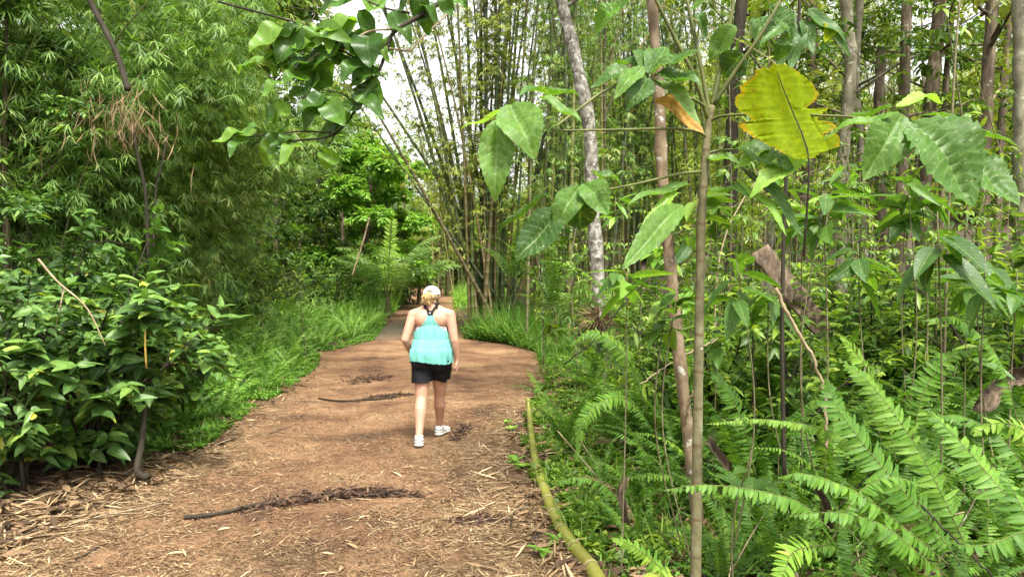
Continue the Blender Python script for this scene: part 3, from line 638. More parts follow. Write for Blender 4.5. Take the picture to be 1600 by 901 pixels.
put(mb, T_BAM, pos, r.normal(0, .35, (n, 3)) + [0, 0, -1.0], r.normal(0, 1, (n, 3)), r.uniform(.12, .36, n), r.uniform(.005, .014, n), r.uniform(.1, .8, n))
tag(ob('dead_leaf_bundle', mb.mesh('dead_leaf_bundle', M['deadfrond'])), 'hanging bundle of dry brown leaves under the slanting dark branch', 'dead leaves')

# ---------------------------------------------------------------- palm beside the path
def palm(label, x, y, n, L, seed, spear=True):
    r = rng(seed); t = thing('palm', label, 'palm', (x, y, float(H(x, y))), 0)
    mb = MB(); tube(mb, spline([[0, 0, -.2], [0, 0, .3], [0, 0, .75]], 8), np.linspace(.16, .09, 8), 10); ob('trunk', mb.mesh('palm_trunk', M['bark']), t)
    for k in range(n):
        az = k / n * 6.283 + r.normal(0, .2); Lk = L * r.uniform(.8, 1.1); c = frond_curve(Lk, r.uniform(55, 82), r.uniform(70, 115), twist=r.normal(0, .4))
        mb = MB(); frond(mb, c, 56, .50 * L / 2.4, .045, r, .35, lambda t: np.clip(np.sin(math.pi * (t * .86 + .12)) ** .7, .2, 1), T_LOW, (.2, .9), .016, 1, None, 0, .22)
        ob('frond', mb.mesh('palm_frond', [M['palm'], M['petiole']]), t, (0, 0, .6), (0, 0, az))
    if spear:
        mb = MB(); c = np.array([[0, 0, .5], [.03, 0, 1.9], [.15, 0, 3.7]])
        frond(mb, c, 60, .6, .055, r, -.1, lambda t: np.clip(1 - t * .55, .2, 1), T_LOW, (.8, 1), .018, 1, (0, -1, 0), 0, .2)
        ob('young_frond', mb.mesh('palm_spear', [leaf_mat('young_palm_leaf', [(0, (.26, .46, .07)), (1, (.40, .60, .10))], .5, .45), M['petiole']]), t, (0, 0, 0), (0, 0, .3), 1, 'upright pale green young frond not yet spread')
    return t
palm('young palm with an upright bright spear frond beside the path', X(606, 28), 28, 13, 3.2, 91)
palm('palm with drooping fronds arching toward the path beyond the young palm', X(655, 36), 36, 11, 3.2, 92, False)
palm('small fan of palm fronds at the foot of the main bamboo clump', X(905, 15.5), 15.5, 8, 1.5, 93, False)

# ---------------------------------------------------------------- main bamboo clumps, right of the path
LEFT = math.pi
r = rng(95)
cA = rand_culms(22, 96, .30, 0, 3.0, 3.5, 3, 14, 8, 15, 1.5)
for (dx, ln, be, L) in [(-.1, 16, 8, 14), (.1, 13, 10, 15), (-.3, 10, 12, 15), (.2, 17, 16, 14), (-.2, 8, 14, 15), (0, 12, 18, 14), (.5, 29, 8, 12), (.4, 9, 9, 15)]:
    cA.append((dx, r.normal(0, .3), LEFT + r.normal(0, .15), ln, be, L))
cA.append((1.15, -.3, LEFT + .05, 37, -8, 11))
cA.append((1.5, .4, LEFT + .1, 33, 4, 13))
for (dx, ln) in [(.1, 8), (.2, 14), (.3, 20), (0, 5), (.4, 11), (.2, 25)]: cA.append((dx, r.normal(0, .3), r.normal(0, .15), ln, 12, 14))
bamboo_clump('bamboo_clump', 'big bamboo clump beside the path ahead of the walker, culms fanning out over it', X(765, 21), 21, cA, 97, 'bamyellow', 1900, .19, .026, .057, ('culm', 'culmdark', 'culmdark', 'culmdark', 'culmtan'), .2, .65, None, 6, 1500)
for k, (px, Y, n, az, lb, lm, nf) in enumerate([
    (870, 20, 26, 0, 'dense upright bamboo clump just right of the big fanning clump', 'bamleaf', 1300),
    (985, 24, 26, .5, 'bamboo clump behind the mottled pale tree trunk', 'bamleaf', 1700),
    (925, 30, 24, 3.1, 'far bamboo clump filling the gap between the two nearer clumps', 'bamyellow', 1700),
    (1110, 22, 15, 0, 'leaning bamboo clump behind the big leaved sapling', 'bamyellow', 1500),
    (1235, 27, 16, 3.1, 'bamboo clump behind the yellowing leaf of the sapling', 'bamyellow', 1400),
    (1400, 30, 14, 3.1, 'bamboo clump far behind the row of brown trunks', 'bamyellow', 1400),
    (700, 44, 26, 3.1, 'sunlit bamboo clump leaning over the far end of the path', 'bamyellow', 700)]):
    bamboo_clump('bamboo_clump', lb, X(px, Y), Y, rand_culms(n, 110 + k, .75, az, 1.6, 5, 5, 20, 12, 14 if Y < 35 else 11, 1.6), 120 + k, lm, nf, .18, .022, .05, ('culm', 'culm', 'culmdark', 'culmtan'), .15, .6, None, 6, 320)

# ---------------------------------------------------------------- trunks right of the path
def trunk_tree(name, label, pxs, Y, w0, w1, bark, crown=None, seed=0, h=None, Ys=None, twigs=5, sides=14):
    """trunk through the listed picture points at distance Y, continued down into the ground and up to a crown"""
    r = rng(seed); Ys = Ys or [Y] * len(pxs); pts = [P(a, b, y) for (a, b), y in zip(pxs, Ys)]
    bx, by = pts[-1][0], pts[-1][1]; g = float(H(bx, by)); dlast = nrm(pts[-1] - pts[-2])
    if pts[-1][2] > g - .1:
        q = pts[-1] + dlast * (pts[-1][2] - g + .25) / max(.3, -dlast[2]); pts.append(q)
    base = pts[-1].copy(); 
    if h:
        d = nrm(pts[0] - pts[1]); q = pts[0] + d * max(.5, (h - pts[0][2]) / max(.5, d[2])); pts.insert(0, q)
    t = thing(name, label, 'tree', base); p = spline(pts[::-1], 60) - base
    u = np.linspace(0, 1, 60); rad = lerp(w0, w1, u) * .5 * (1 + .7 * np.exp(-u * 28)) * (1 + .07 * np.sin(u * 41 + seed) + .05 * np.sin(u * 97))
    mb = MB(); tube(mb, p, rad, sides, True)
    mb.v[-1] = mb.v[-1] + r.normal(0, .012 * w0, mb.v[-1].shape)
    ob('trunk', mb.mesh('tall_trunk', M[bark]), t)
    if crown:
        fm, bm = MB(), MB(); cr, mat, leaf, wid, nc = crown; nc = max(5, nc * 2 // 3)
        for k in range(nc):
            s = p[int(r.uniform(.86 if Y < 10 else .5, .99) * 59)]; a = r.uniform(0, 6.283); c = s + np.array([math.cos(a), math.sin(a), r.uniform(.1, .9)]) * cr * r.uniform(.3, 1)
            limb(bm, s, c, .03, .008, r, 7, .1, 5)
            nt = 34; d = sphere_dirs(r, nt, -.4); twig_leaves(fm, c + d * cr * .25 * r.uniform(.3, 1, (nt, 1)), d, .35 * cr * .4, 8, r, T_LOW, leaf, wid)
        ob('limbs', bm.mesh('tree_limbs', M[bark]), t); ob('crown', fm.mesh('tall_crown', M[mat]), t)
    return t
trunk_tree('mottled_tree', 'tree with white mottled lichen bark standing right of the bamboo', [(877, 0), (900, 95), (921, 200), (926, 300), (934, 430), (944, 560)], 9.5, .175, .165, 'barkpale', (2.0, 'broad', .15, .06, 16), 1, 8.5)
trunk_tree('slender_tree', 'slender smooth tan trunk just behind the big leaved sapling', [(1018, -10), (1030, 150), (1034, 260), (1046, 400), (1062, 560), (1082, 740)], 4.8, .082, .07, 'barkthin', (1.3, 'broad', .14, .06, 9), 2, 7.5)
for k, (pxs, Y, w, bark, lb, h) in enumerate([
    ([(1160, 0), (1148, 120), (1142, 260), (1140, 400)], 12, .26, 'barkdark', 'dark vine covered trunk right behind the sapling fork', 11),
    ([(1268, 0), (1270, 120), (1262, 260), (1250, 420)], 13, .27, 'bark', 'brown trunk above the yellowing leaf', 12),
    ([(1322, 0), (1330, 100), (1318, 250), (1312, 400)], 12, .24, 'barkgrey', 'pale greenish trunk, front one of a crossing pair', 11),
    ([(1345, -10), (1338, 120), (1346, 250), (1350, 400)], 12.6, .16, 'barkgrey', 'thinner pale trunk crossing behind its greenish neighbour', 11),
    ([(1378, 75), (1374, 160), (1376, 260), (1378, 400)], 13.5, .24, 'bark', 'broken off reddish trunk with a ragged top', None),
    ([(1418, 0), (1414, 120), (1410, 260), (1406, 400)], 11.5, .20, 'bark', 'straight dark brown trunk with pale blotches beyond the big serrated leaf', 11),
    ([(1470, 0), (1460, 110), (1448, 230), (1440, 380)], 12.5, .29, 'bark', 'thick leaning brown trunk with a smooth side', 12),
    ([(1492, -10), (1480, 110), (1474, 230), (1470, 380)], 14, .14, 'bark', 'thin trunk tight behind the thick leaning brown trunk', 12),
    ([(1552, 0), (1544, 120), (1538, 260), (1536, 400)], 10.5, .21, 'bark', 'brown trunk second from the right border', 10),
    ([(1580, 0), (1568, 150), (1560, 330), (1556, 420)], 13, .16, 'bark', 'thin dark trunk between the two rightmost brown trunks', 11),
    ([(1597, 0), (1598, 120), (1598, 300), (1600, 450)], 9, .25, 'barkgrey', 'thick greyish trunk standing at the right border', 9),
    ([(1205, 0), (1212, 140), (1206, 300), (1200, 420)], 16, .2, 'barkgrey', 'far grey trunk between the dark vine covered trunk and the brown one', 13)]):
    trunk_tree('forest_tree', lb, pxs, Y, w * .88, w * .72, bark, (2.2, 'broad' if k % 2 else 'bamyellow', .16, .06, 8) if h else None, 10 + k, h)

# thin understorey saplings with hanging narrow leaves between the trunks
r = rng(140); LB = {0: 'thin upright sapling with small hanging leaves among the trunks'}
SAP = []
for k in range(4):
    rr = rng(150 + k); sm, fm = MB(), MB(); h = [3.6, 4.6, 2.8, 5.4][k]
    p = spline([[0, 0, -.2], [rr.normal(0, .1), rr.normal(0, .1), h * .5], [rr.normal(0, .3), rr.normal(0, .3), h]], 30); tube(sm, p, np.linspace(.022, .006, 30), 6)
    S, D = [], []
    for q in range(26):
        i = int(rr.uniform(8, 29)); a = rr.uniform(0, 6.283); d = np.array([math.cos(a), math.sin(a), .35]) * rr.uniform(.25, .7); S.append(p[i]); D.append(d)
        tube(sm, spline([p[i], p[i] + d * .5 + [0, 0, .03], p[i] + d + [0, 0, -.08]], 4), [.005, .004, .003, .002], 4, False)
    S, D = np.array(S), np.array(D); twig_leaves(fm, S, D, np.linalg.norm(D, axis=1), 8, rr, T_MID, .17, .055, .8, .7, rb=(.1, .95), tipbias=.6)
    SAP.append([('stem', sm.mesh('sapling_stem', M['barkgreen'])), ('foliage', fm.mesh('sapling_foliage', M['broad']))])
for k, (px, Y) in enumerate([(1000, 7.8), (1150, 6.6), (1270, 6.2), (1330, 7.0), (1460, 6.4), (1590, 6.2), (1050, 9), (1250, 8.4), (1350, 10), (1480, 9), (940, 10.5), (1130, 8.6), (850, 14), (905, 12.5), (870, 16.5), (985, 13), (1060, 12), (1010, 16), (1120, 10), (1180, 9), (1240, 10.5), (1300, 9.5), (1360, 8.5), (1440, 9.8), (1500, 8), (1575, 9), (1660, 8), (1220, 7.6), (1400, 7.4), (1095, 7.6), (1540, 6.8)]):
    place('sapling', SAP[k % 4], LB[0], 'sapling', X(px, Y), Y, k * 2.3, (.75 if Y > 8.5 else .42) + .05 * (k % 5), 'thin saplings in the understorey right of the path')
for k, (px, Y, lb) in enumerate([(480, 15, 'slim leafy sapling in front of the dark gap over the fern bank'), (415, 14, 'leafy sapling at the back edge of the fern bank'), (20, 8.4, 'slender sapling poking out above the left shrubs')]):
    place('sapling', SAP[(k + 1) % 4], lb, 'sapling', X(px, Y), Y, k * 1.1, .6)
# leafy knee to shoulder high bushes filling the space between ferns and trunks
r = rng(155)
for k in range(64):
    Y = r.uniform(5.8, 13); px = r.uniform(965, 1680)
    place('leafy_bush', SP[int(r.integers(0, 4))], 'leafy green bush growing among the sword ferns under the trunks', 'bush', X(px, Y), Y, r.uniform(0, 6.28), r.uniform(.5, .95), 'leafy bushes among the sword ferns')
for k, (px, Y, pi, sc) in enumerate([(430, 25, 0, 1.3), (480, 26, 1, 1.4), (525, 28, 2, 1.3), (550, 31, 1, 1.3), (455, 23, 2, 1.1), (585, 34, 0, 1.3), (640, 36, 1, 1.2), (385, 20, 0, 1.2), (400, 22, 1, 1.1), (505, 29, 3, 1.5)]):
    place('bush', SP[pi], 'undergrowth bush standing behind the fern bank below the bright round tree', 'bush', X(px, Y), Y, k * 1.9, sc, 'undergrowth bushes behind the fern bank')

# thin bare stems and hanging vines between the trunks
r = rng(160)
for k in range(13):
    Y = r.uniform(5.5, 15); px = r.uniform(940, 1620); x = X(px, Y); z = float(H(x, Y)); L = r.uniform(2.5, 7)
    mb = MB(); q = spline([[0, 0, -.1], [r.normal(0, .2), r.normal(0, .2), L * .4], [r.normal(0, .6), r.normal(0, .4), L * .75], [r.normal(0, 1.1), r.normal(0, .6), L]], 20)
    tube(mb, q, np.linspace(r.uniform(.006, .013), .003, 20), 5, False, r.uniform())
    tag(ob('hanging_vine', mb.mesh('hanging_vine', M[['barkdark', 'twig', 'barkgreen'][k % 3]]), None, (x, Y, z)), 'thin bare stem or vine rising through the understorey', 'stem', 'thin bare stems and vines in the understorey')

# ---------------------------------------------------------------- ferns and low growth
r = rng(170)
spots = []
for k in range(900):
    if len(spots) >= 150: break
    Y = r.uniform(8.2, 24); x = le(Y) - r.uniform(.15, 4.2)
    if x / Y < -.52 or any((x - a) ** 2 + (Y - b) ** 2 < .20 for a, b in spots): continue
    spots.append((x, Y))
for k, (x, Y) in enumerate(spots):
    fern('pale green fern of the fern bank along the left edge of the path', x, Y, 11, .85 + .3 * r.uniform() * min(2, le(Y) - x), 180 + k, 'mid', 'ferns of the bank left of the path')
fern('arching pale fern nearest the walker on the left bank, fronds reaching over the ground cover', X(330, 8.9), 8.9, 9, .95, 990, 'bank')
for k, (px, Y, sc) in enumerate([(350, 11.5, 1.0), (395, 12.5, 1.05), (430, 14, 1.0), (465, 15.5, 1.0), (505, 18, 1.05), (300, 10.2, 1.0), (410, 16, 1.1), (360, 13.5, 1.1), (450, 18, 1.1), (545, 20.5, 1.0), (520, 23, 1.1), (330, 9.7, .8), (480, 20, 1.2)]):
    fern('tall arching fern standing above the low growth of the fern bank', X(px, Y), Y, 11, sc, 950 + k, 'bank', 'tall ferns of the bank left of the path')
spots = []
for k in range(1500):
    if len(spots) >= 170: break
    Y = r.uniform(5.0, 13); x = re(Y) + r.uniform(.9, 2.0 + Y * .5)
    if x / Y > .80 or any((x - a) ** 2 + (Y - b) ** 2 < .18 for a, b in spots): continue
    spots.append((x, Y))
for k, (x, Y) in enumerate(spots):
    fern('sword fern in the dense undergrowth between the sapling and the trunks', x, Y, 9, r.uniform(.8, 1.3) * (1 if Y < 6.5 else 1.15), 300 + k, 'far' if Y > 7.5 else 'near', 'sword ferns in the undergrowth right of the path')
for k, (px, Y, sc) in enumerate([(1240, 4.9, .9), (1350, 5.3, 1.0), (1440, 5.0, .9), (1540, 5.6, 1.1), (1160, 5.4, .9), (1090, 6.0, 1.0), (1620, 5.0, 1.0), (1300, 6.2, 1.2), (1480, 6.4, 1.2), (1390, 6.8, 1.2), (1180, 6.9, 1.2), (1030, 6.6, 1.1), (960, 7.2, 1.0)]):
    fern('large sword fern in the thick fern bed behind the foreground fronds', X(px, Y), Y, 12, sc, 600 + k, 'near', 'large sword ferns of the fern bed')
# crown of ferns at the foot of the mottled tree, and on its trunk
for px, py, Y, sc, lb in [(860, 430, 11, 1.5, 'wide arching fern with pale fronds left of the mottled trunk'), (985, 470, 8.5, 1.3, 'tall upright fern right of the mottled trunk'), (800, 400, 13.5, 1.2, 'pale fern spilling out in front of the bamboo clump'),
                          (885, 640, 6.7, .95, 'fern hanging over the right edge of the path beside the fallen green pole'), (925, 560, 7.6, .8, 'bushy fern below the dead fern clump on the trunk')]:
    p = P(px, py, Y); fern(lb, p[0], p[1], 12, sc, int(px), 'far' if Y > 8 else 'near', z=max(float(H(p[0], p[1])), p[2] - .35 * sc))
r = rng(171); mb = MB(); n = 380; c = P(937, 492, 9.2); d = sphere_dirs(r, n, -1); d[:, 2] -= .5
put(mb, T_BAM, c + d * .06, d, r.normal(0, 1, (n, 3)), r.uniform(.14, .34, n), r.uniform(.008, .02, n), r.uniform(0, 1, n))
tag(ob('dead_fern_clump', mb.mesh('dead_fern_clump', M['deadfrond'])), 'brown dead fern clump clinging to the foot of the mottled trunk', 'dead fern')

# low ground cover: small leaves and grass blades along both edges
def cover(name, label, n, side, y0, y1, wfun, hfun, seed, leaf, wid, mat, k=5, blades=0):
    r = rng(seed); y = 1 / r.uniform(1 / y1, 1 / y0, n); u = r.uniform(0, 1, n) ** 1.3; w = wfun(y)
    x = le(y) + .15 - u * w if side < 0 else re(y) - .15 + u * w
    kp = (wob(x, y, 2.3) + .8 * u > -.15); x, y, u = x[kp], y[kp], u[kp]; n = len(x); h = hfun(u, y) * r.uniform(.2, 1.2, n)
    mb = MB(); base = np.stack([x, y, H(x, y)], 1); d = np.stack([r.normal(0, .35, n), r.normal(0, .35, n), np.ones(n)], 1)
    twig_leaves(mb, base, d, h, k, r, T_LOW if y1 < 14 else T_DIA, leaf, wid, 1.3, .1, rb=(.05, .9))
    if blades:
        i = r.integers(0, n, blades); L = h[i] * r.uniform(1.0, 1.8, blades) + .06
        put(mb, T_BAM, base[i], np.stack([r.normal(0, .45, blades), r.normal(0, .45, blades), np.ones(blades)], 1), r.normal(0, 1, (blades, 3)) + [0, -.3, .3], L, r.uniform(.006, .012, blades), r.uniform(.3, 1, blades))
    tag(ob(name, mb.mesh(name, M[mat])), label, 'ground cover', kind='stuff')
cover('ground_cover', 'low bright green ground cover along the left edge of the path', 24000, -1, 7.2, 26, lambda y: 2.2 + .12 * y, lambda u, y: .05 + .32 * u, 201, .06, .032, 'cover', 8, 5000)
cover('ground_cover', 'sparse low plants along the littered right edge of the path', 5200, 1, 4.0, 14, lambda y: 1.8 + 0 * y, lambda u, y: .02 + .22 * u, 202, .045, .022, 'cover', 6, 1500)
cover('ground_cover', 'green low growth under the ferns on the right', 11000, 1, 4.2, 17, lambda y: 3.5 + .2 * y, lambda u, y: .08 + .30 * u, 203, .08, .038, 'broad', 7, 2500)
# grassy tongue in front of the bamboo clump, and the far path edges
def patch(name, label, n, cx, cyy, sx, sy, h, seed, leaf, wid, mat, blades):
    r = rng(seed); x = cx + r.normal(0, sx, n); y = cyy + r.normal(0, sy, n); k = (x > re(y) - .35) | (x < le(y) + .1); x, y = x[k], y[k]; n = len(x); base = np.stack([x, y, H(x, y)], 1); mb = MB()
    hh = h * r.uniform(.2, 1.1, n) * np.exp(-((x - cx) / (2.2 * sx)) ** 2)
    twig_leaves(mb, base, np.stack([r.normal(0, .3, n), r.normal(0, .3, n), np.ones(n)], 1), hh, 6, r, T_DIA, leaf, wid, 1.2, .1, rb=(.1, 1))
    i = r.integers(0, n, blades); put(mb, T_BAM, base[i], np.stack([r.normal(0, .45, blades), r.normal(0, .45, blades), np.ones(blades)], 1), r.normal(0, 1, (blades, 3)), hh[i] * 1.5 + .08, .012, r.uniform(.3, 1, blades))
    tag(ob(name, mb.mesh(name, M[mat])), label, 'ground cover', kind='stuff')
patch('ground_cover', 'leafy green patch in front of the bamboo clump right of the walker', 3600, X(800, 19.5), 19.8, .95, .9, .75, 211, .11, .045, 'cover', 3500)
patch('ground_cover', 'low trailing plants spilling onto the clearing right of the walker', 6000, X(845, 17), 16.8, .8, 1.3, .34, 212, .06, .03, 'cover', 1500)
patch('ground_cover', 'sunny low growth at the bend where the path climbs away', 3000, X(740, 42), 42, 1.0, 5, .7, 213, .15, .07, 'bright', 2500)
patch('ground_cover', 'sunny low growth left of the far path', 3000, X(625, 34), 33, 1.2, 5, .8, 214, .13, .06, 'cover', 2500)

# ---------------------------------------------------------------- the big leaved sapling near the camera
def leaf_at(parent, base, tip, Yb, Yt, width, mat='big', face=.6, roll=0.0, seed=0, tpl=None, name='leaf', label=None, rand=None, wpx=True):
    """one leaf from its base to its tip; width in picture pixels at its distance; face turns its upper side to the viewer"""
    r = rng(int(base[0] * 7 + tip[1] * 3 + seed)); a, b = P(*base, Yb), P(*tip, Yt); d = b - a; L = np.linalg.norm(d)
    w = width * (Yb + Yt) * .5 / FPX; d = nrm(d); side = nrm(np.cross(d, [0, -1, .25])); up = nrm(np.array([0, -1.0, 0]) * face + np.array([0, 0, 1.0]) * (1 - face) + side * roll)
    mb = MB(); tp = tpl or T_HERO; put(mb, tp, np.array([[0, 0, 0.]]), d[None], up[None], L, w / .9, r.uniform(.2, .8) if rand is None else rand)
    v = mb.v[0]; s = v @ d; v += up * (.012 * np.sin(s / L * 9 + seed))[:, None] * 1.0 + r.normal(0, .0006, v.shape)
    org = np.array(parent.location) if parent else np.zeros(3)
    return ob(name, mb.mesh(name, M[mat]), parent, a - org, label=label)
def stalk(parent, pts, r0, r1, mat='petiole', name='petiole', n=16, sides=7):
    org = np.array(parent.location); mb = MB(); q = np.array([P(*p) for p in pts]) - org
    tube(mb, spline(q, n), np.linspace(r0, r1, n), sides); return ob(name, mb.mesh(name, M[mat]), parent)
b0 = P(1085, 960, 3.4); sap = thing('big_leaved_sapling', 'sapling with very large serrated leaves, its thin stem nearest the camera on the right', 'sapling', (b0[0], b0[1], float(H(b0[0], b0[1]))))
stalk(sap, [(1085, 985, 3.4), (1088, 800, 3.4), (1090, 650, 3.4), (1093, 480, 3.4), (1097, 330, 3.4), (1105, 215, 3.4), (1112, 165, 3.4)], .027, .016, 'barkgreen', 'stem', 50, 12)
for pts in ([(1108, 190, 3.4), (1085, 120, 3.35), (1050, 50, 3.3), (1020, -10, 3.25)], [(1109, 180, 3.4), (1095, 100, 3.4), (1072, -10, 3.4)], [(1112, 170, 3.4), (1125, 110, 3.4), (1140, 40, 3.4), (1150, -20, 3.4)], [(1114, 165, 3.4), (1150, 110, 3.35), (1195, 45, 3.3), (1230, -20, 3.3)]):
    stalk(sap, pts, .012, .007, name='branch')
for pts in ([(1105, 214, 3.4), (1085, 204, 3.35), (1040, 201, 3.25), (950, 203, 3.1), (866, 204, 3.0)], [(1108, 190, 3.4), (1130, 181, 3.35), (1200, 178, 3.2), (1300, 181, 3.05), (1385, 186, 2.95)],
            [(1100, 250, 3.4), (1120, 242, 3.4), (1160, 262, 3.3), (1200, 300, 3.2)], [(1098, 268, 3.4), (1060, 272, 3.35), (1000, 286, 3.25), (950, 296, 3.15)], [(1108, 172, 3.4), (1090, 158, 3.35), (1050, 140, 3.3), (1015, 122, 3.25)],
            [(965, 132, 3.2), (935, 148, 3.2), (905, 170, 3.15), (868, 198, 3.05)], [(1100, 240, 3.4), (1125, 235, 3.4), (1145, 233, 3.3)]):
    stalk(sap, pts, .008, .0045)
L = lambda *a, **k: leaf_at(sap, *a, **k)
# left hand of leaves
L((777, 188), (773, 305), 3.0, 2.9, 50, face=.8, rand=.75, seed=1); L((797, 165), (834, 232), 3.0, 2.85, 66, face=.75, rand=.8, seed=2)
L((800, 176), (716, 186), 3.05, 3.2, 24, face=.25, rand=.9, mat='bright', tpl=T_OVATE); L((812, 150), (905, 125), 3.05, 3.3, 30, face=.3, rand=.6); L((840, 155), (912, 178), 3.0, 2.9, 26, face=.3, rand=.7)
# lower left hand
L((905, 290), (868, 352), 3.1, 3.0, 40, face=.75, rand=.7, seed=3); L((912, 285), (950, 328), 3.1, 3.0, 44, face=.75, rand=.72, seed=4); L((905, 310), (908, 362), 3.1, 3.15, 44, face=.9, rand=.3, seed=5)
L((880, 330), (805, 400), 3.1, 3.0, 52, face=.7, rand=.15, seed=6); L((860, 305), (762, 355), 3.1, 3.2, 26, face=.3, rand=.35, seed=7); L((922, 272), (975, 276), 3.15, 3.2, 24, face=.35, rand=.6, seed=8)
# upper hand
L((1008, 118), (925, 118), 3.25, 3.2, 40, face=.45, rand=.3, seed=9); L((1012, 112), (1000, 62), 3.25, 3.4, 34, face=.6, mat='big', rand=.45, seed=10); L((1012, 112), (1045, 60), 3.25, 3.4, 34, face=.6, rand=.55, seed=11)
L((1018, 116), (1085, 70), 3.25, 3.1, 30, face=.5, rand=.6, seed=12); L((1022, 122), (1095, 118), 3.25, 3.1, 40, face=.45, rand=.35, seed=13); L((1012, 125), (982, 162), 3.2, 3.1, 40, face=.7, rand=.2, seed=14)
L((1005, 105), (965, 138), 3.2, 3.05, 26, face=.7, rand=.95, seed=15); L((1008, 100), (940, 100), 3.3, 3.5, 30, face=.4, rand=.4, seed=29)
L((1020, 122), (1100, 172), 3.3, 3.1, 26, face=.5, mat='big', rand=.9, seed=16)
L((1022, 152), (1104, 196), 3.3, 3.2, 34, face=.6, mat='bigdead', rand=.5, seed=17, label='curled orange brown dying leaf')
# the large yellowing leaf, seen from below
def lobed_leaf():
    """a torn lobed leaf: strips of surface from the midrib out to an uneven edge on both sides, ribbed and bent back"""
    cv = lambda q: np.array([P(980 + a / 3.003, b / 3.003, 3.05) for a, b in q])
    mid = spline(cv([(852, 745), (825, 640), (780, 530), (735, 420), (700, 300)]), 60)
    lf = cv([(852, 745), (815, 742), (775, 728), (720, 700), (690, 680), (655, 650), (620, 630), (590, 612), (560, 585), (540, 568), (600, 552), (615, 540), (565, 512), (532, 480), (528, 436), (560, 418), (545, 385), (580, 366), (614, 348), (606, 322), (650, 308), (675, 320), (690, 294), (700, 300)])
    rt = cv([(852, 745), (880, 738), (915, 716), (960, 697), (1010, 682), (1026, 645), (1008, 620), (935, 622), (1005, 592), (1012, 570), (915, 545), (950, 512), (978, 488), (905, 500), (838, 520), (872, 488), (905, 460), (922, 425), (900, 385), (850, 345), (800, 320), (760, 302), (725, 296), (700, 300)])
    mb = MB(); nv_ = 12; n = 120; r = rng(77); out = []
    for sg, e in ((-1, lf), (1, rt)):
        cum = np.concatenate([[0], np.cumsum(np.linalg.norm(np.diff(e, axis=0), axis=1))]); t = np.linspace(0, cum[-1], n); ed = np.stack([np.interp(t, cum, e[:, c]) for c in range(3)], 1); ed[1:-1] += r.normal(0, .0022, (n - 2, 3)) * [1, 0, 1]
        u = np.linspace(0, 1, n); m = np.stack([np.interp(u * 59, np.arange(60), mid[:, c]) for c in range(3)], 1)
        # midrib foot of each edge point lies a little nearer the base than the edge
        v = np.linspace(0, 1, nv_); g = lerp(m[:, None], ed[:, None], v[None, :, None]); w = np.linalg.norm(ed - m, axis=1)[:, None] * v[None]
        g[..., 1] += .10 * w + .5 * w ** 2 + .0014 * np.abs(np.sin(u * math.pi * 15))[:, None] * np.minimum(1, v * 5)[None] + .03 * np.sin(u * 3)[:, None] + .006 * np.sin(w * 60 + sg)
        i = np.arange(n - 1)[:, None] * nv_; j = np.arange(nv_ - 1)[None]; f = np.stack([i + j, i + nv_ + j, i + nv_ + j + 1, i + j + 1], -1).reshape(-1, 4)
        lc = np.stack([np.broadcast_to(u[:, None], (n, nv_)), np.broadcast_to((v * sg * .5 + .5)[None], (n, nv_)), np.full((n, nv_), .5)], -1).reshape(-1, 3)
        mb.add(g.reshape(-1, 3) - org_s, f if sg > 0 else f[:, ::-1], lc)
    return ob('leaf', mb.mesh('lobed_leaf', M['bigyellow']), sap, label='very large torn yellow green leaf with golden brown edge')
org_s = np.array(sap.location); lobed_leaf()
stalk(sap, [(1213, 105, 3.06), (1225, 140, 3.065), (1240, 177, 3.07), (1255, 213, 3.06), (1264, 248, 3.05), (1263, 300, 3.05), (1256, 400, 3.1)], .0018, .005, 'barkdark')
L((1150, 233), (1245, 256), 3.3, 3.1, 44, face=.5, rand=.4, seed=19); L((1260, 240), (1175, 290), 3.2, 3.1, 36, face=.5, rand=1.0, mat='bright', seed=20); L((1150, 283), (1240, 345), 3.3, 3.1, 22, face=.3, rand=.9, mat='bright', seed=21)
L((1215, 232), (1150, 246), 3.3, 3.2, 26, face=.35, rand=.95, mat='bright', seed=211)
# right hand
L((1410, 178), (1362, 268), 2.95, 2.85, 66, face=.75, rand=.7, seed=22); L((1425, 188), (1535, 305), 2.95, 2.75, 104, face=.8, rand=.6, seed=23); L((1500, 250), (1598, 306), 2.95, 2.75, 56, face=.7, rand=.65, seed=24)
L((1440, 180), (1610, 208), 3.0, 2.8, 28, face=.2, rand=.4, seed=25); L((1395, 172), (1310, 180), 2.95, 3.1, 26, face=.3, rand=.45, seed=26); L((1405, 180), (1285, 196), 2.9, 3.0, 22, face=.4, rand=.95, seed=27); L((1400, 168), (1480, 130), 3.0, 3.2, 24, face=.3, rand=.9, mat='bright', seed=28)
# lower middle
L((1068, 318), (980, 402), 3.3, 3.05, 40, face=.65, rand=.85, seed=30); L((1065, 300), (1000, 342), 3.35, 3.2, 20, face=.3, rand=.95, mat='bright', seed=31); L((1080, 292), (985, 296), 3.4, 3.2, 22, face=.35, rand=.8, seed=32)
L((1105, 300), (1170, 290), 3.4, 3.2, 26, face=.4, rand=.7, seed=33); L((1100, 245), (1165, 250), 3.4, 3.3, 22, face=.4, rand=.9, seed=34); L((1160, 262), (1270, 350), 3.3, 3.1, 26, face=.4, rand=.35, seed=35)
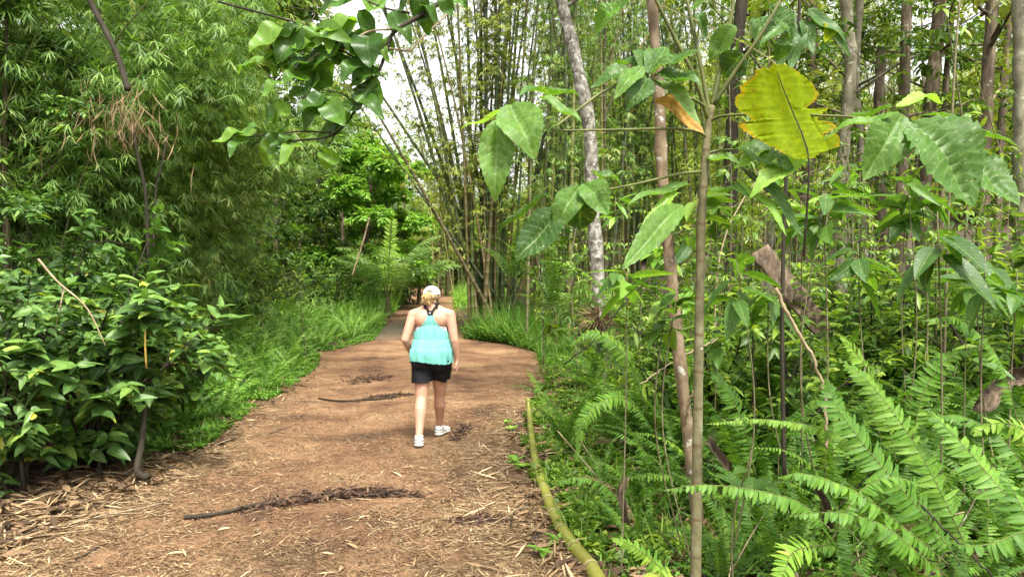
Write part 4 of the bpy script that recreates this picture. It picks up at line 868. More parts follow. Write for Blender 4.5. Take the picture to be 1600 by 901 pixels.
# leaves at the top edge
for k, (b, t, w, m, f) in enumerate([((930, 0), (905, -60), 40, 'big', .6), ((970, 5), (925, 45), 34, 'bright', .6), ((1020, -20), (950, 12), 30, 'big', .5), ((1085, 20), (1110, 60), 24, 'big', .6), ((1150, 40), (1105, 95), 34, 'big', .6), ((1160, 85), (1130, 120), 46, 'big', .8),
                                ((1200, 10), (1250, 60), 40, 'big', .6), ((1230, 50), (1215, 95), 26, 'big', .8), ((1140, -20), (1075, 5), 30, 'big', .5), ((1180, 60), (1205, 20), 36, 'big', .6)]):
    L(b, t, 3.35, 3.4, w, mat=m, face=f, seed=40 + k)

# plant with big drooping leaves at the top right
b1 = P(1245, 380, 4.2); dp = thing('drooping_leaf_plant', 'tall plant with long dark drooping leaves above the yellowing leaf', 'plant', (P(1230, 700, 4.4)[0], 4.4, float(H(P(1230, 700, 4.4)[0], 4.4))))
stalk(dp, [(1225, 760, 4.4), (1222, 500, 4.4), (1230, 250, 4.4), (1248, 40, 4.4), (1250, -30, 4.4)], .014, .008, 'barkdark', 'stem', 30)
for k, (b, t, w, f, rd) in enumerate([((1245, 30), (1222, 100), 24, .8, .2), ((1250, 35), (1240, 105), 24, .8, .3), ((1255, 30), (1275, 80), 22, .8, .2), ((1240, 20), (1190, 60), 26, .6, .4), ((1258, 22), (1330, 50), 26, .5, .3), ((1262, 15), (1340, 75), 26, .7, .2), ((1300, 35), (1295, 58), 22, .9, 1.0), ((1235, 10), (1205, -20), 20, .6, .5)]):
    leaf_at(dp, b, t, 4.4, 4.3, w, face=f, rand=rd, seed=60 + k, mat='bigyellow' if rd == 1.0 else 'big', tpl=T_OVATE)
# leafy plants of the middle right (rosettes of big dark leaves)
def rosette(label, px, py, Y, leaves, seed, stem_to=None, size=.24, wid=.09, mat='big', rb=(0, .7), droop=(-60, 25), cat='plant'):
    r = rng(seed); c = P(px, py, Y); g = float(H(c[0], Y)); t = thing('leafy_plant', label, cat, (c[0], Y, g)); c = c - [c[0], Y, g]
    mb = MB(); tube(mb, spline([[r.normal(0, .1), r.normal(0, .1), -.05], [r.normal(0, .06), 0, c[2] * .5], c], 16), np.linspace(.006, .003, 16), 6); ob('stem', mb.mesh('plant_stem', M['barkgreen']), t)
    for k in range(leaves):
        mb = MB(); a = k / leaves * 6.283 + r.normal(0, .3); e = R(r.uniform(*droop)); d = np.array([math.cos(a) * math.cos(e), math.sin(a) * math.cos(e), math.sin(e)])
        put(mb, T_OVATE, np.array([c + d * .03 - [0, 0, .08 * r.uniform(0, 3)]]), d[None], (np.array([0, 0, 1.0]) + r.normal(0, .3, 3))[None], size * r.uniform(.7, 1.2), wid * r.uniform(.8, 1.2), r.uniform(*rb))
        ob('leaf', mb.mesh('plant_leaf', M[mat]), t)
    return t
rosette('plant with dark hanging leaves below the large serrated leaf', 1465, 330, 3.6, 8, 1, size=.3, wid=.12, rb=(0, .3), droop=(-75, -20))
rosette('dark leaved plant beside the right border under the serrated leaves', 1540, 400, 3.9, 8, 2, size=.26, rb=(0, .4))
rosette('leafy plant at the foot of the dead brown board', 1200, 440, 4.6, 10, 3, size=.26, rb=(.2, .6))
rosette('plant with long leaves just right of the sapling stem', 1150, 400, 4.0, 9, 4, size=.26, rb=(.1, .6))
rosette('upright leafy plant between the two thin trunks', 1120, 500, 5.4, 10, 5, size=.24, rb=(.3, .9))
rosette('bright leafed plant under the broad yellowing leaf', 1290, 300, 4.4, 12, 6, size=.24, wid=.1, rb=(.3, .9))
rosette('plant with pale leaves near the right edge', 1510, 500, 4.6, 8, 7, size=.22, wid=.08, rb=(.4, .9), droop=(-20, 25))
rosette('low broad leafed plant in front of the mottled trunk', 960, 420, 7.5, 10, 8, size=.26, wid=.1, rb=(.4, .9))
rosette('small plant with two big pale leaves low beside the sapling', 1175, 700, 3.7, 5, 9, size=.20, wid=.07, rb=(.3, .8), droop=(-10, 30))
rosette('leafy plant behind the fern at the right border', 1590, 420, 4.5, 10, 10, size=.24, rb=(.2, .7))
rosette('bushy plant left of the dead fern clump', 860, 500, 11.5, 12, 11, size=.28, wid=.1, rb=(.4, .9), mat='broad')
rosette('tall leaved plant in front of the thick leaning trunk', 1440, 290, 5.5, 12, 12, size=.3, wid=.11, rb=(.2, .8))
rosette('plant with glossy leaves right of the fallen board', 1340, 380, 5.0, 11, 13, size=.26, wid=.1, rb=(.0, .6))
rosette('slim plant with hanging leaves in front of the slender tan trunk', 1060, 440, 4.3, 9, 14, size=.2, wid=.07, rb=(.2, .8))

r = rng(460)
for k in range(26):
    Y = r.uniform(4.2, 8.5); px = r.uniform(960, 1640); py = r.uniform(250, 480)
    rosette('broad leafed understorey plant holding its leaves out among the ferns and trunks', px, py, Y, int(r.integers(9, 14)), 470 + k, size=r.uniform(.16, .26), wid=r.uniform(.06, .1), rb=(.1, .95), droop=(-45, 30), mat=['big', 'broad', 'bright'][k % 3])
    COL.objects[-1].parent['group'] = 'broad leafed plants among the ferns and trunks'

# ---------------------------------------------------------------- branch with ovate leaves hanging in at the top
hb = thing('overhanging_branch', 'arching branch with ovate leaves hanging into view over the path', 'branch', tuple(P(760, -60, 3.0)))
def hs(pts, r0, r1, m='barkdark', name='twig'): return stalk(hb, [(a, b, 3.0 + c) for a, b, c in pts], r0, r1, m, name, 26)
hs([(780, -60, .3), (700, -5, .1), (650, 28, 0), (615, 50, 0), (605, 75, 0), (590, 115, 0), (560, 165, 0), (525, 208, 0), (480, 218, 0), (400, 222, .05)], .011, .003, name='main_stem')
hs([(615, 52, 0), (585, 95, -.02), (580, 130, 0)], .004, .002); hs([(340, 2, .1), (470, 38, 0), (500, 62, 0), (545, 85, 0), (560, 95, 0)], .005, .003)
hs([(480, 40, 0), (490, 20, .1), (450, 10, .1)], .003, .002); hs([(555, 60, 0), (540, 75, 0), (500, 82, 0), (455, 118, 0)], .005, .002, 'twig'); hs([(620, 45, 0), (580, 48, 0), (555, 60, 0)], .004, .004, 'twig')
hs([(605, 75, 0), (640, 78, .05), (660, 58, .1), (700, 20, .2)], .005, .003, 'twig'); hs([(640, 20, 0), (600, 12, 0), (560, -5, 0)], .005, .003); hs([(560, 165, 0), (530, 145, 0), (500, 140, 0)], .003, .002); hs([(525, 208, 0), (470, 205, 0), (430, 210, 0), (370, 215, 0)], .004, .002)
hs([(575, 140, 0), (540, 120, 0), (530, 110, 0)], .003, .002); hs([(525, 208, 0), (510, 230, 0), (485, 242, 0)], .003, .002)
for k, (b, t, w, f, rd) in enumerate([((438, 42), (386, 72), 30, .6, .9), ((468, 42), (428, 98), 34, .7, .2), ((436, 82), (424, 112), 30, .7, .6), ((545, -10), (490, 12), 30, .7, .5), ((535, 5), (540, -30), 36, .8, .4), ((555, 28), (503, 40), 26, .4, .9),
        ((558, 32), (513, 60), 24, .6, .7), ((600, 15), (565, -5), 30, .6, .8), ((560, 20), (590, 58), 24, .6, .2), ((606, 30), (640, 15), 16, .4, .4), ((574, 52), (575, 95), 38, .9, .1), ((500, 45), (480, 72), 30, .7, .8), ((520, 85), (455, 105), 30, .6, .4),
        ((500, 100), (492, 145), 40, .9, .35), ((520, 92), (560, 100), 30, .5, .2), ((568, 92), (530, 115), 26, .6, .3), ((590, 105), (545, 125), 28, .6, .4), ((560, 135), (598, 160), 38, .8, .6), ((548, 120), (598, 125), 28, .5, .5), ((500, 125), (462, 150), 32, .7, .3),
        ((505, 150), (462, 170), 22, .6, .2), ((505, 155), (470, 195), 26, .7, .2), ((455, 165), (420, 185), 26, .6, .9), ((430, 170), (408, 190), 24, .7, .4), ((450, 195), (430, 210), 20, .6, .6), ((510, 160), (535, 190), 28, .8, .6), ((525, 170), (515, 195), 24, .8, .3),
        ((520, 235), (505, 262), 28, .9, .75), ((430, 225), (405, 258), 30, .8, .85), ((400, 205), (345, 225), 22, .5, .85), ((380, 205), (330, 215), 16, .5, .9), ((408, 200), (360, 205), 16, .4, .6), ((450, 100), (415, 85), 20, .5, .5), ((430, 88), (370, 98), 20, .5, .9),
        ((400, 95), (362, 104), 12, .5, .6), ((445, 125), (405, 140), 18, .5, .7), ((490, 62), (455, 70), 22, .6, .8), ((540, 60), (520, 78), 22, .7, .5), ((480, 150), (450, 135), 24, .6, .5), ((560, 150), (575, 130), 24, .6, .4), ((478, 120), (440, 118), 24, .6, .6)]):
    leaf_at(hb, b, t, 3.0, 3.0 + (k % 5 - 2) * .05, w * 1.25, 'vineleaf', f, seed=k, tpl=T_OVATE, rand=rd)

r = rng(450)
for k in range(46):
    i = r.integers(0, 5); a, b = [((470, 38), (600, 60)), ((600, 20), (700, -10)), ((600, 75), (525, 205)), ((480, 215), (380, 215)), ((455, 115), (560, 60))][i]; u = r.uniform(); p = (lerp(a[0], b[0], u) + r.normal(0, 6), lerp(a[1], b[1], u) + r.normal(0, 6)); an = r.uniform(.3, 2.9); q = r.uniform(34, 58)
    leaf_at(hb, p, (p[0] + math.cos(an) * q, p[1] + math.sin(an) * q * .8), 3.0, 3.0 + r.normal(0, .08), q * r.uniform(.45, .65), 'vineleaf', r.uniform(.3, .95), seed=80 + k, tpl=T_OVATE, rand=r.uniform(.05, .95))

# ---------------------------------------------------------------- foreground ferns on the right: long fronds set one by one
def fern_from(label, px, py, Y, fronds, seed, gen=5, sc=.8):
    gen = gen + 5
    c = P(px, py, Y); g = float(H(c[0], c[1])); t = thing('sword_fern', label, 'fern', (c[0], c[1], g)); r = rng(seed); org = np.array([c[0], c[1], g])
    for k, (pts, pl, pw, dr, upv, rb) in enumerate(fronds):
        mb = MB(); q = np.array([P(*p) for p in pts]) - org; L = np.linalg.norm(np.diff(q, axis=0), axis=1).sum()
        frond(mb, q, max(12, int(L / (pw * .93))), pl * .82, pw, r, dr, tpl=T_PIN, rb=rb, rach=.0032, upv=upv)
        ob('frond', mb.mesh('long_frond', [M['fern'], M['petiole']]), t)
    for k in range(gen): ob('frond', FR['near', int(r.integers(0, 5))], t, (0, 0, 0), (r.normal(0, .2), r.normal(0, .15), r.uniform(0, 6.28)), sc * r.uniform(.6, 1.15))
    return t
V = (0, -.75, .65); UPZ = (0, -.25, 1)
fern_from('sword fern whose long flat frond crosses in front of the sapling stem', 1290, 860, 3.0, [
    ([(1300, 830, 2.9), (1250, 785, 2.9), (1180, 765, 2.9), (1100, 757, 2.9), (1035, 765, 2.9)], .085, .020, .9, UPZ, (.5, .72)),
    ([(1290, 850, 2.9), (1240, 860, 2.8), (1225, 890, 2.7), (1205, 930, 2.7)], .09, .02, .2, V, (.6, .8)),
    ([(1300, 840, 2.95), (1340, 770, 3.0), (1390, 745, 3.0), (1450, 760, 3.0)], .08, .02, .6, UPZ, (.5, .8))], 1, 4, .6)
fern_from('sword fern with tall fronds leaning toward the sapling in the lower right', 1490, 880, 3.1, [
    ([(1500, 880, 3.1), (1440, 800, 3.1), (1370, 720, 3.15), (1310, 640, 3.2), (1290, 590, 3.3)], .15, .023, .15, V, (.35, .55)),
    ([(1520, 880, 3.2), (1470, 770, 3.3), (1420, 680, 3.4), (1360, 600, 3.5), (1310, 560, 3.6)], .14, .022, .2, V, (.3, .5)),
    ([(1480, 880, 3.0), (1420, 830, 2.95), (1340, 770, 2.9), (1260, 740, 2.9), (1215, 745, 2.95)], .10, .021, .6, UPZ, (.6, .8)),
    ([(1480, 900, 2.9), (1430, 860, 2.8), (1380, 820, 2.8), (1310, 800, 2.8), (1230, 805, 2.8)], .11, .022, .7, UPZ, (.45, .7)),
    ([(1470, 880, 3.1), (1400, 760, 3.2), (1310, 680, 3.3), (1200, 655, 3.4), (1100, 662, 3.4)], .075, .019, 1.0, UPZ, (.6, .8))], 2, 5, .8)
fern_from('sword fern in the lower right corner with fronds cut by the border', 1590, 860, 2.9, [
    ([(1640, 850, 2.9), (1560, 760, 3.0), (1500, 690, 3.1), (1450, 640, 3.2)], .13, .022, .25, V, (.5, .7)),
    ([(1660, 830, 2.7), (1600, 830, 2.6), (1540, 850, 2.6), (1490, 850, 2.6)], .11, .023, .8, UPZ, (.5, .72)),
    ([(1640, 800, 3.1), (1570, 690, 3.2), (1500, 650, 3.3), (1440, 655, 3.3)], .10, .021, .5, UPZ, (.45, .7)),
    ([(1650, 760, 3.2), (1610, 680, 3.2), (1560, 660, 3.2), (1520, 680, 3.2)], .10, .021, .4, V, (.5, .8)),
    ([(1660, 900, 2.7), (1600, 800, 2.9), (1560, 720, 3.1)], .12, .022, .3, V, (.4, .7))], 3, 5, .75)
fern_from('low sword fern spreading at the bottom border right of the fallen pole', 1010, 930, 3.3, [
    ([(1050, 905, 3.4), (1020, 875, 3.4), (985, 850, 3.4), (955, 840, 3.4)], .07, .018, .35, V, (.55, .8)),
    ([(1070, 910, 3.4), (1030, 900, 3.3), (1000, 910, 3.2)], .07, .018, .3, V, (.6, .8))], 4, 2, .35)
fern_from('sword fern behind the corner fern, its fronds upright', 1400, 700, 4.0, [
    ([(1400, 720, 4.0), (1380, 640, 4.0), (1350, 570, 4.0), (1310, 520, 4.0)], .12, .021, .2, V, (.3, .6)),
    ([(1420, 720, 4.0), (1440, 620, 4.0), (1480, 560, 4.0), (1540, 540, 4.0)], .11, .021, .4, V, (.3, .6))], 5, 7, .9)
fern_from('sword fern between the sapling stem and the tall leaning fronds', 1180, 720, 4.2, [
    ([(1180, 740, 4.2), (1160, 660, 4.2), (1130, 600, 4.2), (1110, 580, 4.2)], .11, .02, .2, V, (.2, .5))], 6, 6, .7)
fern_from('fern with hanging fronds left of the slender tan trunk', 1010, 620, 5.3, [
    ([(1010, 640, 5.3), (980, 560, 5.2), (930, 520, 5.2), (890, 540, 5.2)], .10, .02, .3, V, (.4, .8)),
    ([(1010, 640, 5.3), (960, 620, 5.0), (915, 650, 4.9), (900, 720, 4.8)], .11, .02, .3, V, (.3, .6))], 7, 8, .8)
fern_from('fern beside the bottom of the fallen green pole', 960, 760, 4.8, [
    ([(975, 790, 4.6), (940, 755, 4.6), (900, 745, 4.6), (868, 757, 4.6)], .08, .018, .6, UPZ, (.4, .7))], 8, 5, .45)
fern_from('tall fern against the right border behind the corner fern', 1570, 640, 4.2, [
    ([(1590, 660, 4.2), (1560, 560, 4.2), (1500, 500, 4.2), (1440, 500, 4.2)], .12, .021, .5, UPZ, (.4, .7))], 9, 8, .9)

for k, (px, Y, n, sc, lb) in enumerate([(1130, 3.9, 10, .55, 'low fern at the foot of the sapling stem, just right of it'), (1230, 3.9, 12, .75, 'dense fern filling the gap under the long crossing frond'), (1330, 3.5, 12, .7, 'dense fern under the tall leaning fronds'), (1420, 4.3, 13, .95, 'fern rising behind the tall leaning fronds'),
        (1520, 3.7, 12, .8, 'fern between the two corner ferns'), (1600, 3.9, 12, .9, 'fern against the right border below the hanging serrated leaves'), (1190, 4.7, 12, .85, 'dark fern in the shade under the fallen board'), (1010, 4.5, 9, .5, 'small fern between the fallen pole and the slender trunk'),
        (1480, 4.9, 13, 1.0, 'broad fern in front of the two thin dark stems'), (1300, 4.6, 12, .95, 'fern directly below the pale curving vine'), (1060, 5.2, 11, .8, 'fern at the base of the slender tan trunk'), (940, 5.6, 10, .6, 'fern low on the bank beside the middle of the fallen pole')]):
    fern(lb, X(px, Y), Y, n, sc, 700 + k, 'near', name='fern')
# browned fronds among the green ones
r = rng(705); BF = []
for k in (1, 3):
    mb = MB(); frond(mb, frond_curve(.8, 50, 120, twist=.5), 40, .06, .012, r, .9, tpl=T_PIN, rb=(.2, .9)); BF.append(mb.mesh('dead_fern_frond', [M['deadfrond'], M['bark']]))
for k in range(22):
    Y = r.uniform(3.4, 7); x = X(r.uniform(1000, 1640), Y)
    ob('dead_frond', BF[k % 2], None, (x, Y, float(H(x, Y))), (r.normal(0, .3), r.normal(0, .3), r.uniform(0, 6.28)), r.uniform(.6, 1.1)); o = COL.objects[-1]
    tag(o, 'withered brown frond hanging among the green ferns', 'dead frond', 'withered fronds in the fern bed')

# ---------------------------------------------------------------- fallen things
def on_ground(px, py, dz=0.0):
    """the point of the ground seen at a picture position"""
    lo, hi = 2.0, 120.0
    for _ in range(50):
        m = (lo + hi) / 2; p = P(px, py, m)
        if p[2] > float(H(p[0], p[1])): lo = m
        else: hi = m
    p = P(px, py, lo); p[2] = float(H(p[0], p[1])) + dz; return p
q = [on_ground(945, 935, .04), on_ground(925, 897, .036), on_ground(880, 840, .038), on_ground(855, 785, .04), on_ground(835, 720, .05), on_ground(826, 660, .16)]
a = q[-1] + np.array([-.02, .12, .42]) * .8; q.append(a)
me, _ = culm_mesh(q, .043, .026, sides=12, mat='culmyellow')
t = tag(ob('fallen_bamboo_pole', me), 'yellow green bamboo pole lying along the right edge of the path', 'bamboo pole')
r = rng(401)
def debris(name, label, cat, path, width, n, mat, seed, lmin=.02, lmax=.11, stick=None, hh=.05):
    r = rng(seed); pts = spline(path, 60); i = r.integers(0, 60, n); taper = np.sin(np.linspace(.15, 2.9, 60))[i]
    x = pts[i, 0] + r.normal(0, width * .8, n) * taper; y = pts[i, 1] + r.normal(0, width, n) * taper; z = H(x, y) + r.uniform(0, hh, n) * taper
    d = nrm(np.gradient(pts, axis=0))[i] + r.normal(0, 1.0, (n, 3)) * [1, 1, .25]; mb = MB()
    put(mb, T_BAM, np.stack([x, y, z], 1), d, r.normal(0, 1, (n, 3)) + [0, 0, .5], r.uniform(lmin, lmax, n), r.uniform(.006, .022, n), r.uniform(0, .9, n), 0)
    if stick is not None: tube(mb, spline(stick[0], 30) , np.linspace(stick[1], stick[2], 30), 8, True, .1, 1)
    return tag(ob(name, mb.mesh(name, [M[mat], M['barkdark']])), label, cat)
s = [on_ground(288, 812, .02), on_ground(340, 806, .02), on_ground(400, 794, .03), on_ground(450, 786, .03), on_ground(520, 776, .03)]
M['rotbark'] = leaf_mat('rotting_bark', [(0, (.025, .014, .009)), (.6, (.085, .045, .026)), (1, (.2, .12, .07))], .0, .85, objvar=0)
debris('fallen_branch', 'dark rotting branch with shredded bark lying across the near part of the path', 'branch', [on_ground(380, 800), on_ground(440, 788), on_ground(530, 776), on_ground(590, 772), on_ground(648, 775)], .055, 2200, 'rotbark', 402, stick=(s, .016, .012), hh=.05)
s = [on_ground(498, 624, .02), on_ground(530, 628, .02), on_ground(580, 626, .02), on_ground(620, 622, .02)]
debris('fallen_branch', 'thin dark branch with bark shreds lying on the path left of the walker', 'branch', [on_ground(560, 626), on_ground(600, 621), on_ground(640, 617)], .07, 1100, 'rotbark', 403, stick=(s, .014, .012), hh=.04)
debris('bark_heap', 'dark patch of shredded bark on the path before the puddle', 'debris', [on_ground(548, 600), on_ground(575, 592), on_ground(600, 590)], .24, 700, 'rotbark', 404, hh=.03)
debris('bark_heap', 'small heap of dark shreds right of the walker shoes', 'debris', [on_ground(710, 690), on_ground(722, 675), on_ground(728, 664)], .06, 300, 'rotbark', 405, hh=.04)
debris('bark_heap', 'small dark shreds at the right side of the near path', 'debris', [on_ground(700, 812), on_ground(740, 815), on_ground(790, 812)], .05, 350, 'rotbark', 406, hh=.03)
r = rng(407)
for k, (a, b, w) in enumerate([((612, 738), (640, 748), .028), ((540, 850), (575, 862), .03), ((398, 720), (402, 728), .03), ((560, 812), (585, 800), .02), ((500, 865), (535, 868), .018), ((620, 755), (560, 760), .01), ((450, 840), (425, 860), .02), ((530, 895), (545, 875), .03), ((340, 830), (370, 822), .018), ((660, 862), (700, 880), .016), ((700, 760), (725, 772), .02), ((260, 868), (300, 860), .022), ((760, 840), (800, 850), .02)]):
    p, q2 = on_ground(*a, .012), on_ground(*b, .02); mb = MB(); d = q2 - p
    put(mb, T_MID, np.zeros((1, 3)), d[None], np.array([[r.normal(0, .3), r.normal(0, .3), 1]]), np.linalg.norm(d), w, r.uniform(.6, 1))
    tag(ob('dry_leaf', mb.mesh('dry_leaf', M['litter']), None, p), 'long pale dry leaf lying flat on the bare path', 'leaf', 'larger dry leaves on the near path')
# twigs lying in the litter
r = rng(408)
for k in range(34):
    Y = 1 / r.uniform(1 / 12, 1 / 4.2); sgn = r.uniform() < .6; x = re(Y) + r.uniform(-.6, 1.0) if sgn else le(Y) + r.uniform(-.5, .9); a = r.uniform(0, 3.14); Ln = r.uniform(.25, .8)
    pts = [np.array([x + math.cos(a) * Ln * u, Y + math.sin(a) * Ln * u, 0]) for u in (0, .35, .7, 1)]
    for p in pts: p[0] += r.normal(0, .02); p[2] = float(H(p[0], p[1])) + .014
    mb = MB(); tube(mb, spline(pts, 10), np.linspace(.007, .003, 10), 5); tag(ob('fallen_twig', mb.mesh('fallen_twig', M[['twig', 'barkdark', 'bark'][k % 3]])), 'short dry twig lying in the leaf litter', 'twig', 'twigs lying in the leaf litter')
# dead sheaths, board and hanging vines
def sheet(name, label, cat, pts, w, mat, thick=.008, curlx=.3):
    q = spline([P(*p) for p in pts], 18); T = nrm(np.gradient(q, axis=0)); S = nrm(np.cross(T, [0, -1, .15])); N = np.cross(S, T); mb = MB(); r = rng(len(label))
    v = np.linspace(-1, 1, 7); wv = w * .5 * (1 + .12 * r.normal(0, 1, 18)); g = q[:, None] + S[:, None] * (v[None, :, None] * wv[:, None, None]) + N[:, None] * (curlx * w * (v ** 2))[None, :, None]
    n = 18; i = np.arange(n - 1)[:, None] * 7; j = np.arange(6)[None]; f = np.stack([i + j, i + 7 + j, i + 8 + j, i + 1 + j], -1).reshape(-1, 4)
    g2 = g + N[:, None] * thick; a = np.concatenate([g.reshape(-1, 3), g2.reshape(-1, 3)]); o = n * 7
    e1 = np.array([[k * 7, (k + 1) * 7, (k + 1) * 7 + o, k * 7 + o] for k in range(n - 1)] + [[k * 7 + 6, k * 7 + 6 + o, (k + 1) * 7 + 6 + o, (k + 1) * 7 + 6] for k in range(n - 1)] + [[k, k + o, k + 1 + o, k + 1] for k in range(6)] + [[o - 7 + k, o - 6 + k, 2 * o - 6 + k, 2 * o - 7 + k] for k in range(6)])
    c = q[0]; mb.add(a - c, [f[:, ::-1], f + o, e1]); return tag(ob(name, mb.mesh(name, M[mat]), None, c), label, cat)
sheet('fallen_board', 'weathered brown slab of wood leaning in the undergrowth behind the sapling', 'wood', [(1185, 392, 5.9), (1215, 430, 5.8), (1250, 475, 5.7), (1288, 522, 5.6)], .16, 'wood', .03, .06)
sheet('dead_sheath', 'curled reddish brown dead leaf sheath standing by the sword ferns', 'dead leaf', [(975, 815, 4.3), (972, 790, 4.3), (968, 770, 4.35), (975, 745, 4.4)], .045, 'wood', .003, 1.2)
sheet('dead_sheath', 'brown dead sheath lying under the trees at the right border', 'dead leaf', [(1520, 640, 4.8), (1550, 600, 4.9), (1590, 585, 5.0), (1640, 580, 5.0)], .10, 'wood', .004, 1.0)
sheet('dead_sheath', 'long greyish dead sheath slanting behind the sapling stem', 'dead leaf', [(1105, 690, 4.6), (1120, 710, 4.5), (1140, 735, 4.4)], .05, 'wood', .003, 1.0)
sheet('dead_sheath', 'brown curled leaf caught among the corner ferns', 'dead leaf', [(1270, 760, 3.6), (1285, 785, 3.6), (1290, 820, 3.6)], .035, 'wood', .002, 1.3)
def vine(label, pts, r0, r1, mat='twig', name='vine'):
    mb = MB(); q = spline([P(*p) for p in pts], 40); q[1:-1] += rng(len(label)).normal(0, .004, (38, 3)); tube(mb, q, np.linspace(r0, r1, 40), 6); tag(ob(name, mb.mesh(name, M[mat])), label, 'vine')
vine('pale bare vine curving down in front of the fallen board', [(1212, 450, 3.9), (1235, 500, 3.9), (1268, 555, 3.9), (1284, 600, 3.9), (1290, 655, 3.9), (1292, 700, 3.9)], .010, .007)
vine('pale vine looping against the slender tan trunk', [(1098, 585, 4.2), (1080, 620, 4.2), (1070, 660, 4.3), (1071, 700, 4.4)], .008, .005)
vine('long thin pale creeper slanting behind the sapling', [(1130, 525, 5.2), (1060, 560, 5.0), (1000, 600, 4.9)], .006, .004)
vine('dark creeper slanting across the undergrowth left of the slender trunk', [(1010, 440, 6.5), (970, 480, 6.3), (930, 530, 6.2), (880, 570, 6.2)], .008, .006, 'barkdark')
vine('thin pale pole slanting in front of the left undergrowth', [(577, 340, 20), (565, 385, 20), (550, 430, 20)], .022, .02)
vine('dead broken stick standing among the corner ferns', [(1225, 850, 2.9), (1240, 890, 2.8), (1255, 930, 2.75)], .011, .008, 'bark')
vine('thin dark rod crossing the lower right undergrowth', [(1300, 640, 3.4), (1400, 750, 3.2), (1500, 850, 3.0), (1560, 910, 2.95)], .005, .004, 'barkdark')
r = rng(420)
for k in range(60):
    Y = r.uniform(3.6, 8); px = r.uniform(960, 1640); x = X(px, Y); z = float(H(x, Y)); a = r.uniform(0, 6.28); Ln = r.uniform(.3, 1.1); e = r.uniform(.02, .9)
    mb = MB(); d = np.array([math.cos(a) * math.cos(e), math.sin(a) * math.cos(e), math.sin(e)]) * Ln; tube(mb, spline([[0, 0, 0], d * .5 + r.normal(0, .04, 3), d], 9), np.linspace(.006, .003, 9), 5)
    tag(ob('dead_stick', mb.mesh('dead_stick', M[['twig', 'bark', 'barkdark'][k % 3]]), None, (x, Y, z)), 'dead stick jutting up from the shaded fern bed', 'stick', 'dead sticks in the fern bed')
# small seedlings on the litter at the right edge of the path
for k, (px, py) in enumerate([(790, 665), (800, 675), (815, 735), (805, 725), (870, 850), (850, 870), (905, 820), (1115, 880), (1140, 870), (880, 700), (905, 790)]):
    c = on_ground(px, py); r = rng(430 + k); mb = MB(); n = 9; a = r.uniform(0, 6.28, n); put(mb, T_OVATE, np.zeros((n, 3)) + [0, 0, .03], np.stack([np.cos(a), np.sin(a), r.uniform(.1, .8, n)], 1), np.tile([0, 0, 1.0], (n, 1)), r.uniform(.06, .13, n), .045, r.uniform(.3, 1, n))
    tube(mb, [[0, 0, -.02], [0, 0, .04]], .003, 5, mi=0); tag(ob('seedling', mb.mesh('seedling', M['bright']), None, c), 'small bright seedling rooted in the litter right of the path', 'seedling', 'seedlings in the litter right of the path')

# ---------------------------------------------------------------- the walker, seen from behind
def ico(bm_v, c, rad, rot=None, seg=(16, 10)):
    """ellipsoid into a list of (verts, faces)"""
    u = np.linspace(0, 2 * math.pi, seg[0], endpoint=False); v = np.linspace(0, math.pi, seg[1] + 1)[1:-1]
    ring = np.stack([np.outer(np.sin(v), np.cos(u)), np.outer(np.sin(v), np.sin(u)), np.outer(np.cos(v), np.ones(seg[0]))], -1).reshape(-1, 3)
    vs = np.vstack([ring, [[0, 0, 1], [0, 0, -1]]]) * np.asarray(rad)
    if rot is not None: vs = vs @ np.array(Euler(rot).to_matrix()).T
    n = seg[0]; m = len(v); f = [(i * n + j, (i + 1) * n + j, (i + 1) * n + (j + 1) % n, i * n + (j + 1) % n) for i in range(m - 1) for j in range(n)]
    f += [(m * n, j, (j + 1) % n) for j in range(n)] + [(m * n + 1, (m - 1) * n + (j + 1) % n, (m - 1) * n + j) for j in range(n)]
    bm_v.append((vs + np.asarray(c), f))
def chain(L, pts, rads, dens=.35, sq=(1, 1, 1)):
    pts = np.asarray(pts, float); rads = np.asarray(rads, float)
    for k in range(len(pts) - 1):
        d = np.linalg.norm(pts[k + 1] - pts[k]); n = max(2, int(d / (min(rads[k], rads[k + 1]) * dens)))
        for t in np.linspace(0, 1, n): ico(L, lerp(pts[k], pts[k + 1], t), np.array(sq) * lerp(rads[k], rads[k + 1], t), seg=(12, 8))
def blob(L, voxel, smooth, name, mat):
    vs, fs, o = [], [], 0
    for v, f in L: vs += v.tolist(); fs += [tuple(i + o for i in q) for q in f]; o += len(v)
    me = bpy.data.meshes.new('tmp'); me.from_pydata(vs, [], fs); o_ = bpy.data.objects.new('tmp', me); COL.objects.link(o_)
    md = o_.modifiers.new('r', 'REMESH'); md.mode = 'VOXEL'; md.voxel_size = voxel; sm = o_.modifiers.new('s', 'SMOOTH'); sm.factor = .5; sm.iterations = smooth
    dg = bpy.context.evaluated_depsgraph_get(); m2 = bpy.data.meshes.new_from_object(o_.evaluated_get(dg)); bpy.data.objects.remove(o_); bpy.data.meshes.remove(me)
    m2.name = name; m2.materials.clear(); m2.materials.append(mat); m2.polygons.foreach_set('use_smooth', [True] * len(m2.polygons)); return m2
def arr(me): a = np.empty(len(me.vertices) * 3); me.vertices.foreach_get('co', a); return a.reshape(-1, 3)
def setarr(me, a): me.vertices.foreach_set('co', a.ravel()); me.update()
def normals(me): a = np.empty(len(me.vertices) * 3); me.vertex_normals.foreach_get('vector', a); return a.reshape(-1, 3)
